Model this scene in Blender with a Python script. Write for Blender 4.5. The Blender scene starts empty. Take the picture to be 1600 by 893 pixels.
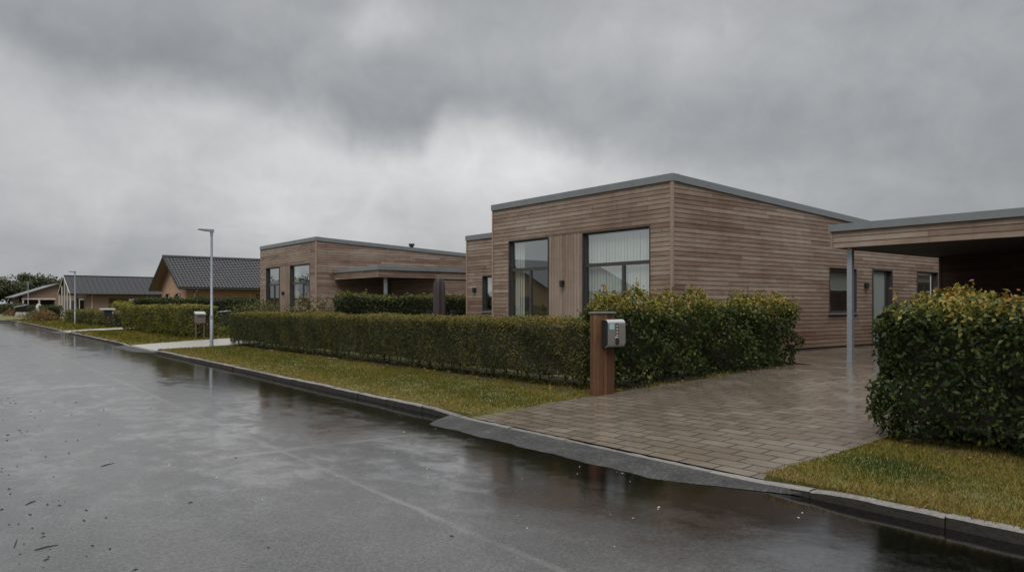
import bpy, math, random
import numpy as np
from mathutils import Vector

random.seed(7)
R = math.radians
scene = bpy.context.scene
COL = scene.collection
# World frame: +Y runs along the street (away from the camera), +X runs from the street to the houses, Z up.
# The road surface is z = 0; the camera stands at the left kerb, 1.6 m up.

# ------------------------------------------------------------------ tagging
def tag(o, label=None, cat=None, group=None, kind=None):
    if label: o['label'] = label
    if cat: o['category'] = cat
    if group: o['group'] = group
    if kind: o['kind'] = kind
    return o

def thing(name, loc, label, cat, group=None):
    o = bpy.data.objects.new(name, None)
    o.empty_display_size = 0.2
    COL.objects.link(o); o.location = loc
    return tag(o, label, cat, group)

def root_loc(o):
    while o.parent is not None: o = o.parent
    return Vector(o.location)

def copy_tree(o, parent=None):
    c = o.copy(); COL.objects.link(c)
    if parent is not None: c.parent = parent
    for ch in list(o.children): copy_tree(ch, c)
    return c

# ------------------------------------------------------------------ node helpers
class NT:
    def __init__(s, tree): s.t = tree; s.n = tree.nodes; s.l = tree.links
    def node(s, typ, **kw):
        nd = s.n.new(typ)
        for k, v in kw.items(): setattr(nd, k, v)
        return nd
    def put(s, sock, v):
        if hasattr(v, 'is_output'): s.l.new(v, sock)
        elif v is not None:
            try: sock.default_value = v
            except Exception: sock.default_value = (*v, 1.0)
    def math(s, op, a, b=None, c=None, clamp=False):
        nd = s.node('ShaderNodeMath', operation=op, use_clamp=clamp)
        s.put(nd.inputs[0], a)
        if b is not None: s.put(nd.inputs[1], b)
        if c is not None: s.put(nd.inputs[2], c)
        return nd.outputs[0]
    def add(s, a, b): return s.math('ADD', a, b)
    def sub(s, a, b): return s.math('SUBTRACT', a, b)
    def mul(s, a, b): return s.math('MULTIPLY', a, b)
    def smooth(s, v, a, b, o0=0.0, o1=1.0):
        nd = s.node('ShaderNodeMapRange', interpolation_type='SMOOTHSTEP')
        s.put(nd.inputs['Value'], v)
        for k, x in (('From Min', a), ('From Max', b), ('To Min', o0), ('To Max', o1)): nd.inputs[k].default_value = x
        return nd.outputs[0]
    def noise(s, vec, scale, detail=3.0, rough=0.55, dist=0.0):
        nd = s.node('ShaderNodeTexNoise')
        if vec is not None: s.l.new(vec, nd.inputs['Vector'])
        nd.inputs['Scale'].default_value = scale; nd.inputs['Detail'].default_value = detail
        nd.inputs['Roughness'].default_value = rough; nd.inputs['Distortion'].default_value = dist
        return nd.outputs['Fac']
    def voro(s, vec, scale, feature='F1'):
        nd = s.node('ShaderNodeTexVoronoi', feature=feature)
        s.l.new(vec, nd.inputs['Vector']); nd.inputs['Scale'].default_value = scale
        return nd.outputs
    def ramp(s, fac, stops, interp='LINEAR'):
        nd = s.node('ShaderNodeValToRGB'); cr = nd.color_ramp; cr.interpolation = interp
        while len(cr.elements) < len(stops): cr.elements.new(0.5)
        for e, (p, c) in zip(cr.elements, stops):
            e.position = p; e.color = (*c, 1) if len(c) == 3 else c
        s.put(nd.inputs[0], fac); return nd.outputs[0]
    def mix(s, fac, a, b, mode='MIX'):
        nd = s.node('ShaderNodeMix', data_type='RGBA', blend_type=mode)
        s.put(nd.inputs[0], fac)
        for i, v in ((6, a), (7, b)):
            if hasattr(v, 'is_output'): s.l.new(v, nd.inputs[i])
            else: nd.inputs[i].default_value = (*v, 1) if len(v) == 3 else v
        return nd.outputs[2]
    def pos(s): return s.node('ShaderNodeNewGeometry').outputs['Position']
    def xyz(s, v):
        nd = s.node('ShaderNodeSeparateXYZ'); s.l.new(v, nd.inputs[0]); return nd.outputs
    def vec(s, x, y, z):
        nd = s.node('ShaderNodeCombineXYZ')
        for i, v in enumerate((x, y, z)): s.put(nd.inputs[i], v)
        return nd.outputs[0]
    def attr(s, name):
        nd = s.node('ShaderNodeAttribute'); nd.attribute_name = name; return nd.outputs['Fac']
    def bump(s, h, strength=0.3, dist=0.02):
        nd = s.node('ShaderNodeBump'); s.put(nd.inputs['Strength'], strength); nd.inputs['Distance'].default_value = dist
        s.l.new(h, nd.inputs['Height']); return nd.outputs[0]

def new_mat(name):
    m = bpy.data.materials.new(name); m.use_nodes = True
    t = NT(m.node_tree); b = m.node_tree.nodes['Principled BSDF']
    return m, t, b

def simple(name, col, rough=0.6, metal=0.0, var=0.12, scale=6.0, bump=0.0, spec=0.5):
    m, t, b = new_mat(name)
    n = t.noise(t.pos(), scale, 4, 0.6)
    c = t.mix(n, tuple(x * (1 - var) for x in col), tuple(min(1, x * (1 + var)) for x in col))
    t.l.new(c, b.inputs['Base Color'])
    b.inputs['Metallic'].default_value = metal
    b.inputs['Specular IOR Level'].default_value = spec
    t.l.new(t.math('ADD', t.mul(t.sub(n, 0.5), 0.2), rough), b.inputs['Roughness'])
    if bump: t.l.new(t.bump(t.noise(t.pos(), scale * 8, 3), bump, 0.01), b.inputs['Normal'])
    return m

M = {}
def wood_material(name, vertical=False, stops=None, wet=True):
    m, t, b = new_mat(name)
    p = t.xyz(t.pos()); along = t.add(p[0], p[1])
    if vertical: v1 = t.vec(t.mul(along, 22.0), 0.0, t.mul(p[2], 1.0)); v2 = t.vec(t.mul(along, 90), 3.0, t.mul(p[2], 5))
    else: v1 = t.vec(t.mul(along, 1.7), 0.0, t.mul(p[2], 9.0)); v2 = t.vec(t.mul(along, 3.5), 3.0, t.mul(p[2], 120))
    rnd = t.attr('rnd')
    n1 = t.noise(v1, 1.0, 5, 0.65); n2 = t.noise(v2, 1.0, 3, 0.7)
    big = t.noise(t.vec(t.mul(along, 0.28), 7.0, t.mul(p[2], 0.8)), 1.0, 3, 0.6)
    f = t.add(t.add(t.add(t.mul(rnd, 0.37), t.mul(n1, 0.70)), -0.04), t.mul(t.sub(big, 0.5), 0.75))
    f = t.add(t.mul(t.sub(n2, 0.5), 0.7 if vertical else 0.28), f)
    stops = stops or [(0.0, (0.080, 0.045, 0.030)), (0.28, (0.150, 0.096, 0.070)), (0.5, (0.215, 0.158, 0.122)),
                      (0.72, (0.275, 0.217, 0.175)), (1.0, (0.34, 0.295, 0.255))]
    c = t.ramp(f, stops)
    if not vertical: c = t.mix(t.smooth(t.noise(t.vec(t.mul(along, 4.5), 1.0, t.mul(p[2], .35)), 1.0, 4, .7), .5, .75, 0.0, .35), c, (0.07, 0.05, 0.04))
    # small dark knots and nail stains
    if vertical: vv = t.vec(t.mul(along, 16), 0.0, t.mul(p[2], 5))
    else: vv = t.vec(t.mul(along, 5), 0.0, t.mul(p[2], 16))
    k = t.voro(vv, 1.0)[0]
    c = t.mix(t.smooth(k, 0.05, 0.13, 0.55, 0.0), c, (0.05, 0.03, 0.022))
    # reddish brown damp staining low on the wall
    if wet:
        low = t.smooth(t.add(p[2], t.mul(t.sub(big, 0.5), 1.6)), 0.5, 1.9, 0.75, 0.0)
        c = t.mix(low, c, t.mix(0.6, c, (0.10, 0.042, 0.024)))
    t.l.new(c, b.inputs['Base Color'])
    b.inputs['Roughness'].default_value = 0.62
    b.inputs['Specular IOR Level'].default_value = 0.3
    t.l.new(t.bump(n2, 0.25, 0.004), b.inputs['Normal'])
    return m
M['siding'] = wood_material('weathered_siding')
M['siding_dark'] = wood_material('shade_toned_store_boards', stops=[(0.0, (0.016, 0.008, 0.005)), (0.4, (0.045, 0.022, 0.013)), (0.7, (0.085, 0.045, 0.027)), (1.0, (0.12, 0.07, 0.045))])  # reddish store boards, darkened to hold the carport's shade in their colour
M['siding_v'] = wood_material('weathered_siding_vertical', True, wet=False)
M['cedar'] = wood_material('cedar_post_wood', True, wet=True, stops=[
    (0.0, (0.020, 0.010, 0.006)), (0.35, (0.062, 0.030, 0.016)), (0.6, (0.15, 0.082, 0.042)), (0.85, (0.27, 0.165, 0.088)), (1.0, (0.38, 0.26, 0.16))])
M['trim_wood'] = simple('corner_trim_wood', (0.27, 0.195, 0.15), 0.6, 0, 0.25, 14)
M['zinc'] = simple('zinc_fascia', (0.19, 0.205, 0.215), 0.42, 0.25, 0.18, 3.0, 0.03)
M['felt'] = simple('roof_felt', (0.06, 0.06, 0.062), 0.8, 0, 0.2, 4)
M['frame'] = simple('dark_window_frame', (0.045, 0.044, 0.044), 0.4, 0, 0.1)
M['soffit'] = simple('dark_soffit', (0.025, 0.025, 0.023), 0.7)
M['black'] = simple('black_plastic', (0.018, 0.018, 0.019), 0.45)
M['black_matt'] = simple('black_matt', (0.012, 0.012, 0.013), 0.75)
M['steel'] = simple('galvanised_steel', (0.33, 0.36, 0.39), 0.42, 0.5, 0.15, 7)
M['silver'] = simple('brushed_silver', (0.40, 0.41, 0.41), 0.34, 0.75, 0.08, 30)
M['white'] = simple('white_paint', (0.72, 0.72, 0.70), 0.5)
M['offwhite'] = simple('offwhite_paint', (0.55, 0.53, 0.49), 0.6)
M['room'] = simple('room_paint', (0.74, 0.72, 0.68), 0.8)
M['room_floor'] = simple('room_floor', (0.13, 0.10, 0.08), 0.6)
M['blind'] = simple('blind_fabric', (0.74, 0.77, 0.73), 0.8, 0, 0.06)
M['roller'] = simple('roller_fabric', (0.56, 0.60, 0.55), 0.8, 0, 0.05)
M['door'] = simple('pale_door_paint', (0.20, 0.235, 0.22), 0.5, 0, 0.06)
M['purple'] = simple('parasol_cover_cloth', (0.040, 0.028, 0.031), 0.75, 0, 0.25, 10, 0.1)
M['soil'] = simple('bare_soil', (0.045, 0.032, 0.022), 0.9, 0, 0.4, 9, 0.4)
M['twig'] = simple('twig_bark', (0.035, 0.028, 0.020), 0.9, 0, 0.3, 20)
M['bark'] = simple('tree_bark', (0.07, 0.055, 0.042), 0.9, 0, 0.3, 8, 0.4)
M['concrete'] = simple('concrete_flags', (0.30, 0.29, 0.275), 0.35, 0, 0.18, 1.2)
M['red_leaf'] = simple('fallen_leaf', (0.28, 0.15, 0.03), 0.6, 0, 0.5, 40)
M['debris'] = simple('dark_debris', (0.015, 0.012, 0.010), 0.7, 0, 0.5, 40)
M['pebble'] = simple('pale_pebble', (0.42, 0.40, 0.37), 0.6, 0, 0.3, 40)
M['cyan'] = simple('pale_blue_label', (0.30, 0.46, 0.50), 0.4)
M['brown_box'] = simple('mailbox_brown_paint', (0.13, 0.10, 0.09), 0.45)
M['stone'] = simple('garden_stone', (0.30, 0.27, 0.22), 0.8, 0, 0.3, 3)

def glass_material():
    m, t, b = new_mat('window_glass'); t.n.remove(b)
    out = [n for n in t.n if n.type == 'OUTPUT_MATERIAL'][0]
    ge = t.node('ShaderNodeNewGeometry'); dt = t.node('ShaderNodeVectorMath', operation='DOT_PRODUCT')
    t.l.new(ge.outputs['Normal'], dt.inputs[0]); t.l.new(ge.outputs['Incoming'], dt.inputs[1])
    f = t.math('POWER', t.sub(1.0, t.math('ABSOLUTE', dt.outputs['Value'])), 2.5)      # Schlick: coated double glazing
    f = t.math('MULTIPLY_ADD', f, 0.64, 0.34, clamp=True)
    tr = t.node('ShaderNodeBsdfTransparent'); tr.inputs[0].default_value = (0.88, 0.92, 0.89, 1)
    gl = t.node('ShaderNodeBsdfGlossy'); gl.inputs['Color'].default_value = (0.9, 0.95, 0.95, 1); gl.inputs['Roughness'].default_value = 0.0
    mx = t.node('ShaderNodeMixShader')
    t.l.new(f, mx.inputs[0]); t.l.new(tr.outputs[0], mx.inputs[1]); t.l.new(gl.outputs[0], mx.inputs[2])
    t.l.new(mx.outputs[0], out.inputs[0]); return m
M['glass'] = glass_material()

def brick_material(name, c1, c2, mortar):
    m, t, b = new_mat(name)
    p = t.xyz(t.pos()); v = t.vec(t.add(p[0], p[1]), p[2], 0.0)
    br = t.node('ShaderNodeTexBrick'); t.l.new(v, br.inputs['Vector'])
    br.inputs['Color1'].default_value = (*c1, 1); br.inputs['Color2'].default_value = (*c2, 1); br.inputs['Mortar'].default_value = (*mortar, 1)
    br.inputs['Scale'].default_value = 1.0; br.inputs['Brick Width'].default_value = 0.24; br.inputs['Row Height'].default_value = 0.067
    br.inputs['Mortar Size'].default_value = 0.012
    n = t.noise(t.pos(), 2.5, 4)
    t.l.new(t.mix(t.mul(n, 0.35), br.outputs['Color'], (0.16, 0.10, 0.07)), b.inputs['Base Color'])
    b.inputs['Roughness'].default_value = 0.8
    t.l.new(t.bump(br.outputs['Fac'], -0.4, 0.01), b.inputs['Normal']); return m
M['brick'] = brick_material('sand_yellow_brick', (0.50, 0.29, 0.15), (0.42, 0.23, 0.115), (0.40, 0.31, 0.22))
M['brick_red'] = brick_material('dull_red_brick', (0.26, 0.145, 0.095), (0.21, 0.11, 0.075), (0.28, 0.23, 0.19))
M['tile'] = simple('glazed_black_tile', (0.035, 0.036, 0.039), 0.28, 0, 0.3, 5)
M['sheet_roof'] = simple('dark_grey_sheet_roof', (0.030, 0.031, 0.035), 0.72, 0, 0.1, 2, 0, .25)
M['light_roof'] = simple('pale_wet_roof', (0.12, 0.123, 0.13), 0.35, 0, 0.15, 2)

def leaf_material(name, stops, transl=0.25, rough=0.55, spec=0.2):
    m, t, b = new_mat(name)
    c = t.ramp(t.attr('rnd'), stops)
    t.l.new(c, b.inputs['Base Color']); b.inputs['Roughness'].default_value = rough
    b.inputs['Specular IOR Level'].default_value = spec
    out = [n for n in t.n if n.type == 'OUTPUT_MATERIAL'][0]
    tl = t.node('ShaderNodeBsdfTranslucent'); t.l.new(t.mix(0.5, c, (0.10, 0.12, 0.015)), tl.inputs[0])
    mx = t.node('ShaderNodeMixShader'); mx.inputs[0].default_value = transl
    t.l.new(b.outputs[0], mx.inputs[1]); t.l.new(tl.outputs[0], mx.inputs[2]); t.l.new(mx.outputs[0], out.inputs[0])
    return m
M['privet'] = leaf_material('privet_leaves', [(0.0, (0.020, 0.026, 0.008)), (0.35, (0.050, 0.058, 0.016)), (0.6, (0.092, 0.092, 0.024)), (0.82, (0.145, 0.125, 0.032)), (1.0, (0.21, 0.13, 0.03))])
M['beech'] = leaf_material('beech_leaves', [(0.0, (0.014, 0.026, 0.008)), (0.4, (0.036, 0.055, 0.014)), (0.6, (0.085, 0.100, 0.022)), (0.8, (0.19, 0.165, 0.032)), (0.95, (0.26, 0.195, 0.036)), (1.0, (0.28, 0.15, 0.03))])
M['golden'] = leaf_material('golden_privet_leaves', [(0.0, (0.030, 0.036, 0.008)), (0.4, (0.090, 0.095, 0.015)), (0.7, (0.165, 0.155, 0.022)), (1.0, (0.27, 0.22, 0.03))])
M['dark_leaf'] = leaf_material('dark_hedge_leaves', [(0.0, (0.010, 0.018, 0.008)), (0.5, (0.026, 0.038, 0.013)), (0.8, (0.075, 0.082, 0.022)), (1.0, (0.15, 0.125, 0.03))])
M['wispy'] = leaf_material('wispy_shrub_leaves', [(0.0, (0.030, 0.030, 0.012)), (0.5, (0.090, 0.080, 0.032)), (0.8, (0.16, 0.125, 0.055)), (1.0, (0.23, 0.16, 0.08))])
M['rust_leaf'] = leaf_material('rust_shrub_leaves', [(0.0, (0.06, 0.035, 0.014)), (0.5, (0.15, 0.085, 0.028)), (1.0, (0.24, 0.15, 0.05))])
M['tree_leaf'] = leaf_material('distant_tree_leaves', [(0.0, (0.032, 0.040, 0.022)), (0.5, (0.072, 0.082, 0.042)), (1.0, (0.13, 0.135, 0.065))])
M['grass'] = leaf_material('grass_blades', [(0.0, (0.020, 0.050, 0.010)), (0.3, (0.062, 0.072, 0.009)), (0.55, (0.125, 0.108, 0.013)), (0.8, (0.19, 0.145, 0.032)), (1.0, (0.27, 0.185, 0.075))], 0.2, 0.7, 0.12)

# ------------------------------------------------------------------ mesh building
class MB:
    def __init__(s): s.v = []; s.f = []; s.mi = []; s.r = []; s.cur = 0; s.rnd = 0.5
    def face(s, pts):
        i = len(s.v); s.v.extend([tuple(p) for p in pts]); s.f.append(tuple(range(i, i + len(pts)))); s.mi.append(s.cur); s.r.append(s.rnd)
    def box(s, x0, x1, y0, y1, z0, z1):
        s.hexa([(x0, y0, z0), (x1, y0, z0), (x1, y1, z0), (x0, y1, z0), (x0, y0, z1), (x1, y0, z1), (x1, y1, z1), (x0, y1, z1)])
    def hexa(s, p):
        i = len(s.v); s.v.extend([tuple(q) for q in p])
        for f in ((0, 3, 2, 1), (4, 5, 6, 7), (0, 1, 5, 4), (1, 2, 6, 5), (2, 3, 7, 6), (3, 0, 4, 7)):
            s.f.append(tuple(i + k for k in f)); s.mi.append(s.cur); s.r.append(s.rnd)
    def tube(s, pts, rad, n=8, caps=True):
        pts = [Vector(p) for p in pts]; rad = rad if isinstance(rad, (list, tuple)) else [rad] * len(pts)
        base = len(s.v); up = None
        for k, p in enumerate(pts):
            d = (pts[min(k + 1, len(pts) - 1)] - pts[max(k - 1, 0)]).normalized()
            a = Vector((1, 0, 0)) if abs(d.x) < 0.8 else Vector((0, 1, 0))
            u = d.cross(a).normalized() if up is None else (up - d * up.dot(d)).normalized()
            up = u; w = d.cross(u)
            for j in range(n):
                an = 2 * math.pi * j / n
                s.v.append(tuple(p + (u * math.cos(an) + w * math.sin(an)) * rad[k]))
        for k in range(len(pts) - 1):
            for j in range(n):
                a = base + k * n + j; b = base + k * n + (j + 1) % n
                s.f.append((a, b, b + n, a + n)); s.mi.append(s.cur); s.r.append(s.rnd)
        if caps:
            s.f.append(tuple(base + j for j in reversed(range(n)))); s.mi.append(s.cur); s.r.append(s.rnd)
            e = base + (len(pts) - 1) * n
            s.f.append(tuple(e + j for j in range(n))); s.mi.append(s.cur); s.r.append(s.rnd)
    def lathe(s, c, prof, n=16):
        s.tube([(c[0], c[1], c[2] + z) for r, z in prof], [max(r, 0.0005) for r, z in prof], n)
    def fbox(s, F, a0, a1, o0, o1, z0, z1):
        P = F.p
        s.hexa([P(a0, o0, z0), P(a1, o0, z0), P(a1, o1, z0), P(a0, o1, z0), P(a0, o0, z1), P(a1, o0, z1), P(a1, o1, z1), P(a0, o1, z1)])
    def prism(s, poly, axis, d0, d1):
        """poly: list of 2-D points; axis 'x': poly is (y,z) swept in x; 'y': poly is (x,z) swept in y; 'z': (x,y) swept in z."""
        def P(q, d): return (d, q[0], q[1]) if axis == 'x' else (q[0], d, q[1]) if axis == 'y' else (q[0], q[1], d)
        n = len(poly); i = len(s.v)
        s.v.extend(P(q, d0) for q in poly); s.v.extend(P(q, d1) for q in poly)
        fs = [tuple(i + k for k in reversed(range(n))), tuple(i + n + k for k in range(n))]
        fs += [(i + k, i + (k + 1) % n, i + n + (k + 1) % n, i + n + k) for k in range(n)]
        for f in fs: s.f.append(f); s.mi.append(s.cur); s.r.append(s.rnd)
    def build(s, name, mats, parent=None, loc=None, bevel=0.0, smooth=False, recalc=False):
        o = Vector(loc) if loc is not None else (root_loc(parent) if parent is not None else Vector((0, 0, 0)))
        me = bpy.data.meshes.new(name)
        me.from_pydata([(p[0] - o.x, p[1] - o.y, p[2] - o.z) for p in s.v], [], s.f)
        mats = mats if isinstance(mats, (list, tuple)) else [mats]
        for m in mats: me.materials.append(m)
        me.polygons.foreach_set('material_index', s.mi)
        at = me.attributes.new('rnd', 'FLOAT', 'FACE'); at.data.foreach_set('value', s.r)
        if recalc:
            import bmesh
            bm = bmesh.new(); bm.from_mesh(me); bmesh.ops.recalc_face_normals(bm, faces=bm.faces); bm.to_mesh(me); bm.free()
        if smooth:
            me.polygons.foreach_set('use_smooth', [True] * len(me.polygons))
            me.set_sharp_from_angle(angle=R(40))
        me.update()
        ob = bpy.data.objects.new(name, me); COL.objects.link(ob)
        if parent is not None: ob.parent = parent
        else: ob.location = o
        if bevel:
            b = ob.modifiers.new('bevel', 'BEVEL'); b.width = bevel; b.segments = 2; b.limit_method = 'ANGLE'
        return ob

class F:  # a wall's own frame: a runs along the wall, o outwards, z up
    def __init__(s, x, y, ax, ay): s.x, s.y, s.ax, s.ay = x, y, ax, ay; s.nx, s.ny = ay, -ax
    def p(s, a, o, z): return (s.x + s.ax * a + s.nx * o, s.y + s.ay * a + s.ny * o, z)

def clip_z(poly, c, m):
    """keep the part of an (a, z) polygon with z <= c + m*a"""
    out = []
    for i in range(len(poly)):
        p, q = poly[i], poly[(i + 1) % len(poly)]
        dp = p[1] - (c + m * p[0]); dq = q[1] - (c + m * q[0])
        if dp <= 0: out.append(p)
        if (dp < 0 < dq) or (dq < 0 < dp):
            t = dp / (dp - dq); out.append((p[0] + t * (q[0] - p[0]), p[1] + t * (q[1] - p[1])))
    return out

def siding(mb, fr, L, z0, ztop, slope, openings, rng, row=0.114, joints=(1.2, 3.6), out=0.012, wedge=0.011):
    zmax = max(ztop, ztop + slope * L); zb = z0
    while zb < zmax:
        zt = zb + row
        cuts = sorted({zb, zt} | {z for o in openings for z in (o[2], o[3]) if zb < z < zt})
        js = [0.0]; a = rng.uniform(0.3, joints[1])
        while a < L - 0.25: js.append(a); a += rng.uniform(*joints)
        js.append(L); rn = [min(1, max(0, rng.gauss(0.5, 0.27))) for _ in js]
        for c0, c1 in zip(cuts, cuts[1:]):
            zm = (c0 + c1) / 2
            for k in range(len(js) - 1):
                ivs = [(js[k] + 0.003, js[k + 1] - 0.003)]
                for o in openings:
                    if o[2] < zm < o[3]:
                        nv = []
                        for u, w in ivs:
                            if o[1] <= u or o[0] >= w: nv.append((u, w)); continue
                            if u < o[0]: nv.append((u, o[0]))
                            if w > o[1]: nv.append((o[1], w))
                        ivs = nv
                mb.rnd = rn[k]
                for u, w in ivs:
                    poly = clip_z([(u, c0), (w, c0), (w, c1), (u, c1)], ztop, slope)
                    if len(poly) < 3: continue
                    off = lambda z: out + wedge * (1 - (z - zb) / row)
                    mb.face([fr.p(a_, off(z_), z_) for a_, z_ in poly])
                    if c0 == zb and min(q[1] for q in poly) <= zb + 1e-6:
                        mb.face([fr.p(u, out, c0), fr.p(w, out, c0), fr.p(w, out + wedge, c0), fr.p(u, out + wedge, c0)])
        zb = zt

def boards_vertical(mb, fr, a0, a1, z0, z1, rng, w=0.115):
    n = max(1, round((a1 - a0) / w)); w = (a1 - a0) / n
    for k in range(n):
        mb.rnd = min(1, max(0, rng.gauss(0.62, 0.2)))
        mb.fbox(fr, a0 + k * w + 0.006, a0 + (k + 1) * w - 0.006, -0.03, 0.008 + rng.uniform(0, 0.004), z0, z1)
    mb.rnd = 0.0; mb.fbox(fr, a0, a1, -0.06, -0.02, z0, z1)

def window(house, fr, a0, a1, z0, z1, transoms=(), mullions=(), blind=None, panes=None, sill=True, name='window', rng=random):
    """mullions: (a, zlo, zhi). A frame mesh, with its panes, sill and blind as sub-parts."""
    m = MB(); B = m.fbox
    B(fr, a0, a0 + 0.02, -0.14, 0.036, z0, z1); B(fr, a1 - 0.02, a1, -0.14, 0.036, z0, z1)
    B(fr, a0 + 0.02, a1 - 0.02, -0.14, 0.038, z1 - 0.02, z1); B(fr, a0 + 0.02, a1 - 0.02, -0.14, 0.02, z0, z0 + 0.02)
    A0, A1, Z0, Z1 = a0 + 0.02, a1 - 0.02, z0 + 0.02, z1 - 0.02; w = 0.045
    B(fr, A0, A0 + w, -0.12, -0.05, Z0, Z1); B(fr, A1 - w, A1, -0.12, -0.05, Z0, Z1)
    B(fr, A0 + w, A1 - w, -0.12, -0.05, Z0, Z0 + w); B(fr, A0 + w, A1 - w, -0.12, -0.05, Z1 - w, Z1)
    for tz in transoms: B(fr, A0 + w, A1 - w, -0.12, -0.045, tz - 0.045, tz + 0.045)
    for (ma, lo, hi) in mullions: B(fr, ma - 0.042, ma + 0.042, -0.12, -0.047, max(lo, Z0 + w), min(hi, Z1 - w))
    w_ = m.build(name, M['frame'], house)
    m = MB()
    zs = [Z0 + w] + [t for t in transoms] + [Z1 - w]
    for lo, hi in zip(zs, zs[1:]):
        m.face([fr.p(A0 + w, -0.08, lo), fr.p(A1 - w, -0.08, lo), fr.p(A1 - w, -0.08, hi), fr.p(A0 + w, -0.08, hi)])
    m.build('pane', M['glass'], w_)
    if sill:
        m = MB(); m.fbox(fr, a0 - 0.04, a1 + 0.04, 0.0, 0.07, z0 - 0.045, z0 - 0.002); m.build('sill', M['zinc'], w_)
    if blind:
        kind, b0, b1, lo, hi = blind
        m = MB()
        if kind == 'slats':
            a = b0
            while a < b1:
                an = R(1 + rng.uniform(-3, 3)); c, s_ = 0.0455 * math.cos(an), -0.0455 * math.sin(an)
                j = rng.uniform(-0.006, 0.006)
                m.face([fr.p(a - c, -0.19 - s_ + j, lo), fr.p(a + c, -0.19 + s_ + j, lo), fr.p(a + c, -0.19 + s_ + j, hi), fr.p(a - c, -0.19 - s_ + j, hi)])
                a += 0.108
            m.fbox(fr, b0 - 0.03, b1 + 0.03, -0.225, -0.155, hi, hi + 0.04)
        else:
            m.fbox(fr, b0, b1, -0.17, -0.165, lo, hi); m.fbox(fr, b0, b1, -0.175, -0.16, lo - 0.02, lo)
        m.build('blind', M['blind'] if kind == 'slats' else M['roller'], w_)
    return w_

def wall_lamp(house, fr, a, z):
    m = MB(); m.fbox(fr, a - 0.05, a + 0.05, 0.025, 0.05, z - 0.05, z + 0.09)
    m.tube([fr.p(a, 0.10, z - 0.09), fr.p(a, 0.10, z + 0.09)], 0.052, 12)
    m.fbox(fr, a - 0.02, a + 0.02, 0.045, 0.08, z - 0.02, z + 0.03)
    return m.build('wall_lamp', M['black'], house)

# ------------------------------------------------------------------ foliage
def fbm(p, k, seed):
    r = np.random.RandomState(seed); out = np.zeros(len(p)); amp = 1.0; tot = 0
    for o in range(4):
        d = r.normal(size=(3, 3)); d /= np.linalg.norm(d, axis=1)[:, None]
        ph = r.uniform(0, 6.28, 3)
        out += amp * np.mean([np.sin(p @ d[i] * k * (1.9 ** o) * 6.28 + ph[i]) for i in range(3)], axis=0)
        tot += amp; amp *= 0.6
    return out / tot * 1.6

def leaf_mesh(name, P, N, size, rnd, mat, parent, rs, droop=0.3, spread=0.75, aspect=0.55, loc=None):
    n = len(P)
    nr = N + rs.normal(size=(n, 3)) * spread; nr /= np.linalg.norm(nr, axis=1)[:, None]
    t = rs.normal(size=(n, 3)); t[:, 2] -= droop * 2
    t -= nr * np.sum(t * nr, axis=1)[:, None]; t /= np.linalg.norm(t, axis=1)[:, None] + 1e-9
    b = np.cross(nr, t); s = (size * rs.uniform(0.65, 1.3, n))[:, None]
    mid = P + t * s * 0.45
    fold = nr * s * 0.10
    V = np.empty((n, 4, 3))
    V[:, 0] = P; V[:, 1] = mid + b * s * aspect * 0.5 + fold; V[:, 2] = P + t * s - nr * s * 0.08; V[:, 3] = mid - b * s * aspect * 0.5 + fold
    return tri_mesh(name, V.reshape(-1, 3), np.array([[0, 1, 2], [0, 2, 3]]), 4, n, np.repeat(rnd, 2), mat, parent, loc)

def tri_mesh(name, V, tris, per, n, rnd, mat, parent, loc=None):
    o = np.array(loc if loc is not None else (root_loc(parent) if parent is not None else (0, 0, 0)), float)
    V = V - o
    T = (np.arange(n)[:, None, None] * per + tris[None]).reshape(-1)
    nf = n * len(tris)
    me = bpy.data.meshes.new(name)
    me.vertices.add(len(V)); me.vertices.foreach_set('co', V.astype(np.float32).ravel())
    me.loops.add(nf * 3); me.loops.foreach_set('vertex_index', T.astype(np.int32))
    me.polygons.add(nf); me.polygons.foreach_set('loop_start', np.arange(0, nf * 3, 3, dtype=np.int32))
    me.materials.append(mat)
    at = me.attributes.new('rnd', 'FLOAT', 'FACE'); at.data.foreach_set('value', np.clip(rnd, 0, 1).astype(np.float32))
    me.update(calc_edges=True)
    ob = bpy.data.objects.new(name, me); COL.objects.link(ob)
    if parent is not None: ob.parent = parent
    else: ob.location = o
    return ob

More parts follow.
